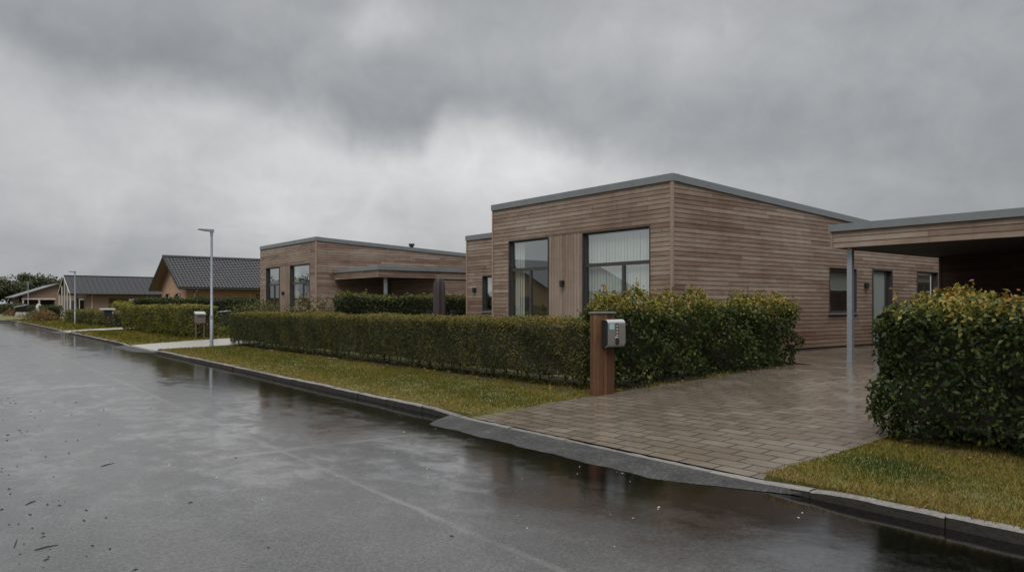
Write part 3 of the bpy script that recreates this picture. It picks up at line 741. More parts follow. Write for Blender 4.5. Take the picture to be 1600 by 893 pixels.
# ------------------------------------------------------------------ flat-roofed timber houses
def timber_house(y0, label, seed, blinds, group='timber clad flat-roofed houses', flue=False):
    rng = random.Random(seed)
    X0, D, W = 13.85, 29.4, 7.05; y1 = y0 + W; zf = 0.345; ztop = 4.56; sl = -0.048
    h = thing('timber_house', (X0, y0, zf), label, 'house', group)
    fF = F(X0, y1, 0, -1)                    # street front, a from the far end
    fE = F(X0, y0, 1, 0)                     # end wall towards the camera
    ua = lambda y: y1 - (y + y0 - 11.47)     # photo measurements were taken on the nearer house
    LW = (ua(17.73), ua(15.90)); PN = (ua(15.90), ua(14.51)); RW = (ua(14.51), ua(12.13))
    wz0, wz1, tr = 0.41, 3.56, 2.68
    m = MB(); siding(m, fF, W, zf + 0.06, ztop, 0.0, [(LW[0], RW[1], wz0, wz1)], rng)
    m.build('wall', M['siding'], h)
    xa = lambda x: x - X0
    ow = (xa(20.96), xa(22.55), 1.385, 2.74); od = (xa(23.57), xa(24.92), zf + 0.03, 2.78); o2 = (xa(26.73), xa(28.4), 1.40, 2.80)
    m = MB(); siding(m, fE, D - X0, zf + 0.06, ztop, sl, [ow, od, o2], rng); m.build('wall', M['siding'], h)
    # set-back wing at the far side
    ax0, ay1, az = 15.5, y1 + 3.8, 3.98
    fA = F(ax0, ay1, 0, -1); aw = (ay1 - (21.36 + y0 - 11.47), ay1 - (20.1 + y0 - 11.47), 1.41, 2.66)
    m = MB(); siding(m, fA, 3.9, zf + 0.06, az, 0.0, [aw], rng); m.build('wall', M['siding'], h)
    m = MB(); siding(m, F(D, ay1, -1, 0), D - ax0, zf + 0.06, az, 0.0, [], rng, joints=(6, 9)); m.build('wall', M['siding'], h)
    m = MB(); siding(m, F(D, y0, 0, 1), W + 3.8, zf + 0.06, 3.75, 0.0, [], rng, joints=(6, 9)); m.build('wall', M['siding'], h)
    m = MB(); siding(m, F(D, y1, -1, 0), D - X0, zf + 0.06, ztop + sl * (D - X0), -sl, [], rng, joints=(6, 9)); m.build('wall', M['siding'], h)
    # plinth
    m = MB(); m.box(X0 - .004, D, y0 - .004, y1, zf - .25, zf + .07); m.box(ax0, D - .01, y1, ay1, zf - .25, zf + .07); m.build('plinth', M['soffit'], h)
    # timber corner boards
    for b_ in ((X0 - .045, X0 + .02, y0 - .045, y0 + .02, zf + .05, ztop), (X0 - .04, X0 + .02, y1 - .02, y1 + .04, zf + .05, ztop), (ax0 - .04, ax0 + .02, ay1 - .02, ay1 + .04, zf + .05, az)):
        m = MB(); m.box(*b_); m.build('corner_trim', M['trim_wood'], h)
    # roof slab with zinc edge
    zt = lambda x: ztop + sl * (x - X0)
    m = MB(); m.cur = 0
    m.prism([(X0, zt(X0) - .1), (D, zt(D) - .1), (D, zt(D) + .12), (X0, zt(X0) + .12)], 'y', y0, y1)
    m.box(ax0, D - .02, y1, ay1 - .01, az - .1, az + .08)
    rf = m.build('roof', M['felt'], h, recalc=True)
    m = MB(); e = 0.06
    def edge(x0_, x1_, ya, yb, za, zb_):     # prism strip following the slope
        m.hexa([(x0_, ya, za), (x1_, ya, zb_), (x1_, yb, zb_), (x0_, yb, za), (x0_, ya, za + .175), (x1_, ya, zb_ + .175), (x1_, yb, zb_ + .175), (x0_, yb, za + .175)])
    zt2 = lambda x: zt(x) - 0.005
    edge(X0 - e, X0 + .2, y0 - e, y1 + e, zt2(X0), zt2(X0))
    edge(X0 + .2, D + e, y0 - e, y0 + .14, zt2(X0 + .2), zt2(D)); edge(X0 + .2, D + e, y1 - .14, y1 + e, zt2(X0 + .2), zt2(D))
    edge(D - .1, D + e - .002, y0 + .14, y1 - .14, zt2(D), zt2(D))
    edge(ax0 - e, ax0 + .14, y1 + e + .003, ay1 + e, az - .005, az - .005); edge(ax0 + .14, D, ay1 - .1, ay1 + e - .002, az - .005, az - .005)
    # seams where the zinc lengths meet
    for k in range(1, 6):
        yy = y0 + W * k / 6; m.box(X0 - e - .004, X0 - e + .01, yy - .012, yy + .012, zt2(X0) - .002, zt2(X0) + .178)
    m.build('roof_edge', M['zinc'], rf, recalc=True)
    if flue:
        m = MB(); c = (20.6, y0 + 3.0); zz = zt(c[0])
        m.tube([(c[0], c[1], zz), (c[0], c[1], zz + .62)], .11, 14); m.tube([(c[0], c[1], zz + .62), (c[0], c[1], zz + .72)], .16, 14)
        m.build('flue', M['black'], rf)
    # rooms behind the glass
    m = MB()
    m.face([(X0 + .1, y0 + .1, .40), (19, y0 + .1, .40), (19, y1 - .1, .40), (X0 + .1, y1 - .1, .40)])
    m.cur = 1
    m.face([(19, y0 + .1, .40), (19, y1 - .1, .40), (19, y1 - .1, 3.9), (19, y0 + .1, 3.9)])
    m.face([(X0 + .1, y1 - .1, .40), (19, y1 - .1, .40), (19, y1 - .1, 3.9), (X0 + .1, y1 - .1, 3.9)])
    m.face([(X0 + .1, y0 + .1, 3.9), (D - .1, y0 + .1, 3.75), (D - .1, y1 - .1, 3.75), (X0 + .1, y1 - .1, 3.9)])
    m.face([(19.2, y0 + 4, .40), (D - .1, y0 + 4, .40), (D - .1, y0 + 4, 3.9), (19.2, y0 + 4, 3.9)])
    m.face([(19.2, y0 + .1, .40), (19.2, y0 + 4, .40), (19.2, y0 + 4, 3.9), (19.2, y0 + .1, 3.9)])
    m.face([(ax0 + 4, y1, .4), (ax0 + 4, ay1 - .1, .4), (ax0 + 4, ay1 - .1, 3.9), (ax0 + 4, y1, 3.9)])
    m.build('interior', [M['room_floor'], M['room']], h)
    # street front glazing and the timber panel between
    window(h, fF, LW[0], LW[1], wz0, wz1, [tr], [((LW[0] + LW[1]) / 2 + .02, 0, tr - .05)], blinds[0], sill=False, rng=rng)
    window(h, fF, RW[0], RW[1], wz0, wz1, [tr], [(RW[1] - 0.96, 0, tr - .05)], blinds[1], sill=False, rng=rng)
    m = MB(); boards_vertical(m, fF, PN[0] + .003, PN[1] - .003, wz0, wz1, rng); m.build('timber_panel', M['siding_v'], h)
    wall_lamp(h, F(X0, y1, 0, -1), ua(15.28), 2.21)
    # end wall: window, door, window
    window(h, fE, *ow, blind=('roller', ow[0] + .09, ow[1] - .09, 2.08, 2.66), rng=rng)
    window(h, fE, *o2, blind=('roller', o2[0] + .09, o2[1] - .09, 2.45, 2.72), rng=rng)
    m = MB(); B = m.fbox
    B(fE, od[0], od[0] + .05, -.14, .042, od[2], od[3]); B(fE, od[1] - .05, od[1], -.14, .042, od[2], od[3]); B(fE, od[0] + .05, od[1] - .05, -.14, .044, od[3] - .05, od[3])
    B(fE, od[0] + .97, od[0] + 1.03, -.12, -.03, od[2], od[3] - .05); B(fE, od[0] + .05, od[1] - .05, -.14, .03, od[2] - .02, od[2] + .03)
    dr = m.build('door', M['frame'], h)
    m = MB(); m.fbox(fE, od[0] + .055, od[0] + .965, -.10, -.05, od[2] + .04, od[3] - .06); m.build('door_leaf', M['door'], dr, bevel=.004)
    m = MB(); m.fbox(fE, od[0] + .11, od[0] + .14, -.05, -.005, 1.42, 1.46); m.fbox(fE, od[0] + .11, od[0] + .24, -.018, -.002, 1.425, 1.455); m.build('handle', M['silver'], dr)
    m = MB(); m.face([fE.p(od[0] + 1.03, -.08, od[2] + .03), fE.p(od[1] - .05, -.08, od[2] + .03), fE.p(od[1] - .05, -.08, od[3] - .05), fE.p(od[0] + 1.03, -.08, od[3] - .05)]); m.build('pane', M['glass'], dr)
    wall_lamp(h, fE, xa(23.1), 2.22)
    # wing: window and lamp
    window(h, fA, *aw, blind=('roller', aw[0] + .09, aw[1] - .09, 2.12, 2.58), rng=rng)
    wall_lamp(h, fA, ay1 - (21.80 + y0 - 11.47), 2.16)
    return h

H1Y, H2Y = 11.47, 31.97
ua1 = lambda y: H1Y + 7.05 - y
timber_house(H1Y, 'large brown timber clad house with tall blinds behind glass beside the paved driveway', 21,
    [('slats', ua1(17.60), ua1(17.22), .45, 3.42), ('slats', ua1(14.42), ua1(12.22), .45, 3.42)])
timber_house(H2Y, 'smaller looking brown timber clad house with a black roof flue behind the long hedge', 22, [None, ('slats', 4.25, 4.6, .45, 3.42)], flue=True)

timber_house(H1Y - 20.5, 'brown timber clad house right of the nearest carport, unseen and added for dark window reflections', 23, [None, None])  # house outside the view, added so the side windows reflect dark cladding

def carport(label, x0, x1, ya, yb, zb, zm, zt, xs, ys_, posts, seed):
    """roof from (x0,ya) to (x1,yb); a timber store with its front at x = xs fills the back, its near side at y = ys_"""
    rng = random.Random(seed); g = 0.345
    c = thing('carport', (x0, ya, g), label, 'carport', 'flat-roofed carports')
    m = MB(); m.box(x0 + .05, x1 - .05, ya + .05, yb - .05, zb + .03, zt - .03); rf = m.build('roof', M['felt'], c)
    m = MB(); m.box(x0 + .045, x1 - .05, ya + .045, yb - .045, zb + .012, zb + .028); m.build('soffit', M['soffit'], rf)
    m = MB(); H = zm - zb; row = H / 3
    for fr, L in ((F(x0 + .03, yb, 0, -1), yb - ya), (F(x0, ya + .03, 1, 0), x1 - x0), (F(x1, yb - .03, -1, 0), x1 - x0)):
        siding(m, fr, L, zb, zm, 0.0, [], rng, row=row, joints=(1.6, 3.0), out=.012, wedge=.014)
        m.rnd = .4; m.fbox(fr, .003, L - .003, -.02, .010, zb + .001, zm)
    m.rnd = .75; m.box(x0 - .006, x0 + .03, ya - .006, ya + .03, zb, zm); m.box(x0 - .006, x0 + .03, yb - .03, yb + .006, zb, zm)
    m.build('fascia', M['siding'], rf)
    m = MB(); e = .045
    m.box(x0 - e, x0 + .1, ya - e, yb + e, zm, zt); m.box(x0 + .1, x1, ya - e, ya + .1, zm, zt); m.box(x0 + .1, x1, yb - .1, yb + e, zm, zt); m.build('roof_edge', M['zinc'], rf)
    m = MB()
    siding(m, F(xs, yb - .12, 0, -1), yb - .12 - ys_, g, zb + .01, 0.0, [], rng); siding(m, F(xs, ys_, 1, 0), x1 - xs - .1, g, zb + .01, 0.0, [], rng)
    siding(m, F(x1 - .1, yb - .12, -1, 0), x1 - xs - .1, g, zb + .01, 0.0, [], rng); siding(m, F(x1 - .1, ys_, 0, 1), yb - .12 - ys_, g, zb + .01, 0, [], rng)
    m.rnd = .8
    for q in ((xs, ys_), (xs, yb - .12)): m.box(q[0] - .04, q[0] + .02, q[1] - .04, q[1] + .02, g - .1, zb + .01)
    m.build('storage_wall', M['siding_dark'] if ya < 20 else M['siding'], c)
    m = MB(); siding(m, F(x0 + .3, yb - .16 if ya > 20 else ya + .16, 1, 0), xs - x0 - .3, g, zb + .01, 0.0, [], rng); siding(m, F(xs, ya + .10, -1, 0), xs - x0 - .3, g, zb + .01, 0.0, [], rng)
    if ya < 20: m.build('added_side_wall', M['siding_dark'], c)  # wall out of view, added to keep light out of the carport
    for px, py in posts:
        m = MB(); m.box(px - .058, px + .058, py - .058, py + .058, g - .05, zb + .012); p = m.build('post', M['steel'], c, bevel=.006)
        m = MB(); m.box(px - .09, px + .09, py - .09, py + .09, g - .02, g + .012); m.build('base_plate', M['steel'], p)
    return c
carport('wide flat-roofed timber carport on a grey steel post at the paved driveway', 16.2, 35.0, 4.25, 8.81, 2.91, 3.285, 3.445, 21.7, 4.4, [(16.46, 8.49)], 31)  # roof and store lengthened out of sight to darken the side windows' reflections
carport('low flat-roofed timber carport on a pale post behind the dark garden hedge', 14.7, 26.0, 27.7, 31.9, 2.80, 3.10, 3.265, 17.66, 27.78, [(15.2, 27.95)], 32)

# ------------------------------------------------------------------ hedges near the camera
hedge('hedge', 'long low clipped privet hedge along the grass verge, ending at the wooden charging post', 8.72, 9.62, 9.15, 28.0, .14, 1.36, M['privet'], .042, 2100, 41, amp=.065, depth=.10, r=.10, toplift=.46, mean=.38, patch=.24, spread=.75, freq=.8)
hedge('hedge', 'loose beech hedge with yellowing top leaves between driveway and timber house', 8.95, 14.75, 8.66, 9.6, .17, 1.66, M['beech'], .072, 1200, 42, amp=.27, depth=.32, r=.22, toplift=.42, mean=.31, sd=.17, shoots=150, spread=.9, patch=.24, freq=.75, foot=.1)
hedge('hedge', 'big beech hedge with golden top growing on the grass right of the driveway', 8.04, 9.75, -6.0, 3.98, .15, 1.66, M['beech'], .064, 1650, 43, amp=.14, depth=.22, r=.30, toplift=.52, mean=.28, sd=.17, shoots=190, spread=.8, patch=.16, freq=.75, foot=.03)
# further hedges
hedge('hedge', 'bright yellow-green hedge between two driveways further down the street', 9.1, 10.3, 34.3, 49.6, .15, 1.62, M['golden'], .085, 420, 44, amp=.06, depth=.12, mean=.42, toplift=.3, patch=.2)
hedge('hedge', 'dull olive hedge behind the second street lamp', 9.7, 10.8, 55.5, 77.5, .16, 1.22, M['privet'], .12, 170, 45, amp=.12, depth=.15, mean=.5, toplift=.3, patch=.25)
hedge('hedge', 'yellow-topped hedge standing tall behind the dark mailbox', 11.2, 13.5, 56.5, 66.0, .2, 1.85, M['golden'], .12, 160, 46, amp=.2, depth=.15, mean=.5, toplift=.3, r=.5)
hedge('garden_hedge', 'dark garden hedge with pale tips in front of the low carport', 12.15, 19.6, 25.4, 26.5, .3, 2.0, M['dark_leaf'], .10, 520, 47, amp=.10, depth=.18, mean=.32, toplift=.5, shoots=60, group='dark garden hedges', patch=.2)
hedge('garden_hedge', 'tall dark garden hedge below the black-tiled roof', 9.9, 22.0, 49.0, 50.4, .3, 2.05, M['dark_leaf'], .13, 260, 48, amp=.2, depth=.2, mean=.28, toplift=.3, group='dark garden hedges', patch=.25)
hedge('garden_hedge', 'dark hedge beside the far porch with white posts', 9.6, 10.9, 88.5, 112, .2, 1.55, M['dark_leaf'], .2, 70, 49, amp=.15, mean=.3, group='dark garden hedges')
hedge('garden_hedge', 'farthest dark hedge at the bend of the street', 9.0, 10.6, 120, 150, .3, 1.7, M['dark_leaf'], .25, 50, 50, amp=.2, mean=.42, group='dark garden hedges')

# shrubs
G = 'garden shrubs behind the long hedge'
shrub('shrub', 'large wispy olive shrub in front of the second timber house', (12.2, 28.3, .28), 1.35, 1.6, 1.75, M['wispy'], .10, 3600, 61, G, wisps=16)
shrub('shrub', 'rust tinged shrub beside the dark garden hedge', (13.6, 27.0, .3), .9, .8, 1.6, M['rust_leaf'], .10, 1300, 62, G, wisps=8)
shrub('shrub', 'leggy green shrub under the left window of the second timber house', (11.6, 31.5, .28), .9, 1.0, 1.35, M['wispy'], .09, 1500, 63, G, wisps=8)
shrub('shrub', 'broad dark shrub at the far end of the long hedge', (10.8, 29.9, .24), 1.0, .9, 1.35, M['dark_leaf'], .10, 1800, 64, G, wisps=6, mean=.5)
shrub('shrub', 'bushy green shrub left of the second timber house', (12.2, 36.0, .3), 1.3, 2.0, 1.75, M['dark_leaf'], .11, 2200, 65, G, wisps=6, mean=.5)
G = 'rounded shrubs by the far kerb'
shrub('shrub', 'rounded rust-brown shrub on the far verge', (8.9, 84.0, .15), 1.25, 1.2, 1.0, M['rust_leaf'], .16, 900, 66, G, blob=.1)
shrub('shrub', 'rounded grey-green shrub behind the rust-brown one', (8.9, 88.5, .15), 1.5, 1.4, 1.25, M['wispy'], .18, 900, 67, G, blob=.1)
shrub('shrub', 'low orange-brown shrub at the very far bend', (8.6, 112.0, .15), 1.4, 1.4, 1.1, M['rust_leaf'], .2, 700, 68, G, blob=.1)

# ------------------------------------------------------------------ gable houses further down
def tiled_plane(m, x0, x1, ya, za, yb, zb_, pitch=0.25, rows=None):
    """a tiled roof plane rising from the eave (ya, za) to the ridge (yb, zb_) with rolls and stepped courses"""
    run = math.hypot(yb - ya, zb_ - za); rows = rows or int(run / 0.30); n = int((x1 - x0) / pitch) * 6
    ny, nz = -(zb_ - za) / run * (1 if yb > ya else -1), abs(yb - ya) / run
    for r in range(rows):
        for e, (f0, l0, f1, l1) in enumerate([(r / rows, .045, (r + 1) / rows, .0)]):
            i = len(m.v)
            for f, l in ((f0, l0), (f1, l1), (f0, 0.0)):
                for k in range(n + 1):
                    x = x0 + (x1 - x0) * k / n; b = .028 * (0.5 + 0.5 * math.sin(2 * math.pi * k / 6)) + l
                    m.v.append((x, ya + (yb - ya) * f + ny * b, za + (zb_ - za) * f + nz * b))
            for k in range(n):
                a, b_ = i + k, i + n + 1 + k
                q = (a, a + 1, b_ + 1, b_) if yb > ya else (a + 1, a, b_, b_ + 1)
                m.f.append(q); m.mi.append(m.cur); m.r.append(.5)
                c = i + 2 * (n + 1) + k
                q = (c, c + 1, a + 1, a) if yb > ya else (c + 1, c, a, a + 1)
                m.f.append(q); m.mi.append(m.cur); m.r.append(.5)

def gable_house(label, x0, x1, yn, yf, ye_n, ye_f, zr, ze, walls, roofmat, over, wins_g, wins_s, name='gable_house', tiled=False, porch=False, seed=0, group='gable-roofed houses along the street', seams=0.0, flue=None, chim=None):
    """ridge across the street (along X); gable wall at x0; side walls at yn, yf; eaves at ye_n, ye_f"""
    h = thing(name, (x0, (yn + yf) / 2, .3), label, 'house', group)
    ym = (ye_n + ye_f) / 2; k = (zr - ze) / (ym - ye_n); zw = ze + k * (yn - ye_n) - .08
    fG = F(x0, yf, 0, -1); fS = F(x0, yn, 1, 0); W = yf - yn
    m = MB(); m.rnd = .5
    ops = sorted((yf - b, yf - a, z0, z1) for a, b, z0, z1 in wins_g)
    # gable: columns between openings
    cuts = sorted({0, W, W / 2} | {v for o in ops for v in o[:2]})
    zt_ = lambda a: zw + k * min(a, W - a)
    for a0, a1 in zip(cuts, cuts[1:]):
        o = [q for q in ops if q[0] <= a0 + 1e-6 and q[1] >= a1 - 1e-6]
        if o: m.face([fG.p(a0, 0, .1), fG.p(a1, 0, .1), fG.p(a1, 0, o[0][2]), fG.p(a0, 0, o[0][2])]); lo = o[0][3]
        else: lo = .1
        m.face([fG.p(a0, 0, lo), fG.p(a1, 0, lo), fG.p(a1, 0, zt_(a1)), fG.p(a0, 0, zt_(a0))])
    L = x1 - x0; ops2 = sorted((a - x0, b - x0, z0, z1) for a, b, z0, z1 in wins_s)
    cuts = sorted({0, L} | {v for o in ops2 for v in o[:2]})
    for a0, a1 in zip(cuts, cuts[1:]):
        o = [q for q in ops2 if q[0] <= a0 + 1e-6 and q[1] >= a1 - 1e-6]
        if o:
            m.face([fS.p(a0, 0, .1), fS.p(a1, 0, .1), fS.p(a1, 0, o[0][2]), fS.p(a0, 0, o[0][2])])
            m.face([fS.p(a0, 0, o[0][3]), fS.p(a1, 0, o[0][3]), fS.p(a1, 0, zw), fS.p(a0, 0, zw)])
        else: m.face([fS.p(a0, 0, .1), fS.p(a1, 0, .1), fS.p(a1, 0, zw), fS.p(a0, 0, zw)])
    m.face([(x1, yf, .1), (x0, yf, .1), (x0, yf, zw), (x1, yf, zw)])
    m.face([(x1, yn, .1), (x1, yf, .1), (x1, yf, zw), (x1, ym, zw + k * W / 2), (x1, yn, zw)])
    m.build('wall', walls, h)
    m = MB(); xo = x0 - over
    th = .16
    m.prism([(ye_n, ze), (ym, zr), (ye_f, ze), (ye_f, ze - th), (ym, zr - th), (ye_n, ze - th)], 'x', xo, x1 + .3)
    if tiled:
        m.cur = 1; tiled_plane(m, xo - .03, x1 + .3, ye_n - .05, ze + .02, ym, zr + .03); tiled_plane(m, xo - .03, x1 + .3, ye_f + .05, ze + .02, ym, zr + .03)
        m.tube([(xo - .05, ym, zr + .05), (x1 + .3, ym, zr + .05)], .11, 10)
    if seams:
        m.cur = 1; x = xo + .02
        while x < x1 + .25:
            m.hexa([(x, ye_n, ze), (x + .03, ye_n, ze), (x + .03, ym, zr), (x, ym, zr), (x, ye_n, ze + .05), (x + .03, ye_n, ze + .05), (x + .03, ym, zr + .05), (x, ym, zr + .05)]); x += seams
        m.box(xo - .02, x1 + .32, ym - .12, ym + .12, zr - .02, zr + .07)
    rf = m.build('roof', [roofmat if not tiled else M['trim_wood'], roofmat], h, recalc=False)
    m = MB()        # verge boards and gutter
    for ya in (ye_n, ye_f):
        m.hexa([(xo - .035, ya, ze - .14), (xo - .004, ya, ze - .14), (xo - .004, ym, zr - .14), (xo - .035, ym, zr - .14), (xo - .035, ya, ze + .03), (xo - .004, ya, ze + .03), (xo - .004, ym, zr + .03), (xo - .035, ym, zr + .03)])
    m.build('verge_board', M['offwhite'] if porch else M['black_matt'], rf, recalc=True)
    m = MB(); m.tube([(xo, ye_n - .08, ze - .08), (x1, ye_n - .08, ze - .08)], .06, 8)
    g_ = m.build('gutter', M['black'], rf)
    m = MB(); m.tube([(x0 + .6, ye_n - .06, ze - .1), (x0 + .6, yn - .06, ze - .45), (x0 + .6, yn - .06, .3)], .035, 8); m.build('downpipe', M['white'], rf)
    for o in ops: window(h, fG, *o, sill=True)
    for o in ops2: window(h, fS, *o, sill=True, mullions=[((o[0] + o[1]) / 2, 0, 9)] if o[1] - o[0] > 1.8 else ())
    m = MB(); m.face([(x0 + .9, yn + .9, .3), (x1, yn + .9, .3), (x1, yn + .9, zw), (x0 + .9, yn + .9, zw)]); m.face([(x0 + .9, yf, .3), (x0 + .9, yn + .9, .3), (x0 + .9, yn + .9, zw), (x0 + .9, yf, zw)])
    m.face([(x0, yn, zw - .1), (x1, yn, zw - .1), (x1, yf, zw - .1), (x0, yf, zw - .1)]); m.build('interior', M['black_matt'], h)
    if porch:
        n = 5
        for i in range(n):
            yy = ye_n + .5 + (ye_f - ye_n - 1.0) * i / (n - 1); zt = min(ze + k * (yy - ye_n), ze + k * (ye_f - yy)) - .17
            m = MB(); m.box(xo + .05, xo + .2, yy - .08, yy + .08, .2, zt); m.build('porch_post', M['offwhite'], h)
    if flue:
        m = MB(); m.tube([(flue[0], flue[1], flue[2]), (flue[0], flue[1], flue[2] + .7)], .16, 12); m.tube([(flue[0], flue[1], flue[2] + .7), (flue[0], flue[1], flue[2] + .85)], .21, 12); m.build('flue', M['black'], rf)
    return h

gable_house('sandy brick house with a glossy black tiled gable roof', 15.0, 28.0, 58.0, 65.2, 57.1, 66.1, 5.38, 2.95, M['brick'], M['tile'], .75,
    [(59.5, 60.9, .9, 2.55), (62.7, 63.9, .9, 2.55)], [(20.2, 22.6, 1.2, 2.5), (24.0, 25.5, 1.2, 2.5)], tiled=True)
gable_house('red brick house with a smooth dark grey roof and white-posted porch', 15.5, 36.0, 105.2, 114.0, 104.4, 115.0, 5.45, 3.15, M['brick_red'], M['sheet_roof'], 1.9,
    [(107, 112.5, .5, 2.6)], [(18.0, 21.0, 1.1, 2.6), (27.0, 30.5, 1.3, 2.6)], porch=True, seams=.6, flue=(28.0, 107.0, 4.2))
# the house at the end of the street turns its gable to the camera
def end_house():
    h = thing('gable_house', (15.3, 130, .3), 'farthest red brick house, its wide gable facing down the street', 'house', 'gable-roofed houses along the street')
    y0, y1, xl, xr, xm, ze, zr = 130, 146, 10.9, 20.0, 15.3, 2.95, 4.95
    k = (zr - ze) / (xm - 9.9)
    zw = lambda x: ze + k * (min(x, 2 * xm - x) - 9.9) - .1
    m = MB()
    m.face([(15.0, y0, .1), (xr, y0, .1), (xr, y0, zw(xr)), (xm, y0, zw(xm)), (15.0, y0, zw(15.0))])
    m.face([(xl, y0, 2.6), (15.0, y0, 2.6), (15.0, y0, zw(15.0)), (xl, y0, zw(xl))])
    m.face([(xl, y0 + 5, .1), (15.0, y0 + 5, .1), (15.0, y0 + 5, 3.4), (xl, y0 + 5, 3.4)])
    m.face([(xl, y1, .1), (xl, y0 + 5, .1), (xl, y0 + 5, zw(xl)), (xl, y1, zw(xl))]); m.face([(15.0, y0 + 5, .1), (15.0, y0, .1), (15.0, y0, 2.7), (15.0, y0 + 5, 2.7)][::-1])
    m.face([(xr, y0, .1), (xr, y1, .1), (xr, y1, zw(xr)), (xr, y0, zw(xr))]); m.face([(xr, y1, .1), (xl, y1, .1), (xl, y1, zw(xl)), (xm, y1, zw(xm)), (xr, y1, zw(xr))])
    m.build('wall', M['brick_red'], h)
    m = MB(); m.prism([(9.9, ze), (xm, zr), (2 * xm - 9.9, ze), (2 * xm - 9.9, ze - .15), (xm, zr - .15), (9.9, ze - .15)], 'y', y0 - .5, y1 + .4); m.build('roof', M['light_roof'], h)
    m = MB(); m.box(xl - .1, 15.1, y0 - .08, y0 - .02, 2.52, 2.72); m.build('carport_beam', M['offwhite'], h)
    for x in (xl + .1, 13.0):
        m = MB(); m.box(x - .1, x + .1, y0 - .06, y0 + .14, .2, 2.55); m.build('post', M['offwhite'], h)
    m = MB(); m.box(16.2, 17.8, y0 - .03, y0 - .01, 1.1, 2.4); m.build('window', M['frame'], h)
    return h
end_house()
# houses on the other side of the street (they stand in the window reflections)
G = 'brick houses on the opposite side of the street'
def opposite_house(y, label, mat):
    h = thing('gable_house', (-9.0, y, .2), label, 'house', G)
    m = MB(); m.box(-18, -9.0, y - 5, y + 5, .1, 2.9); m.prism([(y - 5, 2.9), (y + 5, 2.9), (y, 5.2)], 'x', -17.9, -9.0); m.build('wall', mat, h)
    m = MB(); m.prism([(y - 5.6, 2.75), (y, 5.35), (y + 5.6, 2.75), (y + 5.6, 2.6), (y, 5.2), (y - 5.6, 2.6)], 'x', -18.4, -8.4); m.build('roof', M['tile'], h)
    for a in (-2.6, 1.2):
        f = F(-9.0, y + a, 0, 1); m = MB(); m.fbox(f, 0, 1.4, .002, .03, .9, 2.3); m.build('window', M['frame'], h)
opposite_house(47, 'pale brick gable house opposite the bright yellow-green hedge', M['brick'])
opposite_house(80, 'dull red brick gable house opposite the dull olive hedge', M['brick_red'])
opposite_house(112, 'third gable house opposite, where the street bends', M['brick'])
hedge('hedge', 'dark clipped hedge on the opposite side of the street', -3.2, -2.2, 14, 110, .12, 1.5, M['dark_leaf'], .2, 60, 90, amp=.1, mean=.4)

# ------------------------------------------------------------------ trees
TR = [(3.0, 176, 9.0, 10), (9.5, 186, 8.6, 10), (16.5, 190, 9.6, 11), (23.5, 200, 8.6, 9), (31.0, 205, 8.2, 8), (60, 205, 9.6, 7), (66, 214, 8.6, 7), (-5, 170, 9.2, 10), (41, 225, 8.4, 9)]
TL = ['dark leafy tree at the left edge of the skyline', 'rounded tree left of the distant gable', 'tall bushy tree behind the farthest gable', 'round-crowned tree right of the farthest gable', 'low tree just left of the white-posted porch house',
      'small tree showing over the dark grey roof', 'tree tucked behind the roof where two houses overlap', 'broad tree past the bend, outermost on the street', 'tree hidden mostly behind the dark grey roof']
for i, (x, y, h, w) in enumerate(TR): tree('tree', TL[i], (x, y, .3), h * .86, w, 300 + i)
for i, (x, y, h, w) in enumerate([(-14, 120, 5.6, 8), (-22, 98, 6.4, 9), (-34, 150, 8, 9), (-20, 135, 6.6, 12)]):
    tree('tree', ['broadleaf tree across the street, beyond the third gable house', 'tall tree across the street behind the red brick house', 'mid-sized tree across the street behind the pale brick house', 'largest tree across the street at the bend'][i], (x, y, .2), h, w, 330 + i, n=1600, leaf=.4, group='trees across the street')

# ------------------------------------------------------------------ street furniture
def street_lamp(x, y, label):
    z = gz(x, y) if x - kx(y) > 0 else .11
    t = thing('street_lamp', (x, y, z), label, 'street lamp', 'street lamps along the verge')
    m = MB(); m.tube([(x, y, z - .2), (x, y, z + 1.1), (x, y, z + 1.12), (x, y, z + 4.08)], [.062, .060, .048, .040], 14); m.build('pole', M['steel'], t, smooth=True)
    for a_, b_, r_ in ((1.0, 1.13, .066), (-.01, .05, .085)):
        m = MB(); m.tube([(x, y, z + a_), (x, y, z + b_)], r_, 14); m.build('collar', M['steel'], t, smooth=True)
    m = MB(); m.tube([(x, y, z + 4.0), (x, y, z + 4.14)], .052, 14)
    m.hexa([(x - .46, y - .10, z + 4.19), (x + .07, y - .06, z + 4.12), (x + .07, y + .06, z + 4.12), (x - .46, y + .10, z + 4.19),
            (x - .46, y - .10, z + 4.215), (x + .07, y - .06, z + 4.225), (x + .07, y + .06, z + 4.225), (x - .46, y + .10, z + 4.215)])
    hd = m.build('lamp_head', M['steel'], t)
    m = MB(); m.hexa([(x - .43, y - .08, z + 4.178), (x - .14, y - .06, z + 4.13), (x - .14, y + .06, z + 4.14), (x - .43, y + .08, z + 4.178), (x - .43, y - .08, z + 4.183), (x - .14, y - .06, z + 4.135), (x - .14, y + .06, z + 4.145), (x - .43, y + .08, z + 4.183)])
    m.build('lens', M['offwhite'], hd); return t
street_lamp(8.05, 27.75, 'tall grey street lamp on the grass at the end of the long hedge')
street_lamp(9.3, 68.6, 'grey street lamp in front of the dull olive hedge')
street_lamp(9.75, 109.0, 'farthest street lamp beside the black bin')

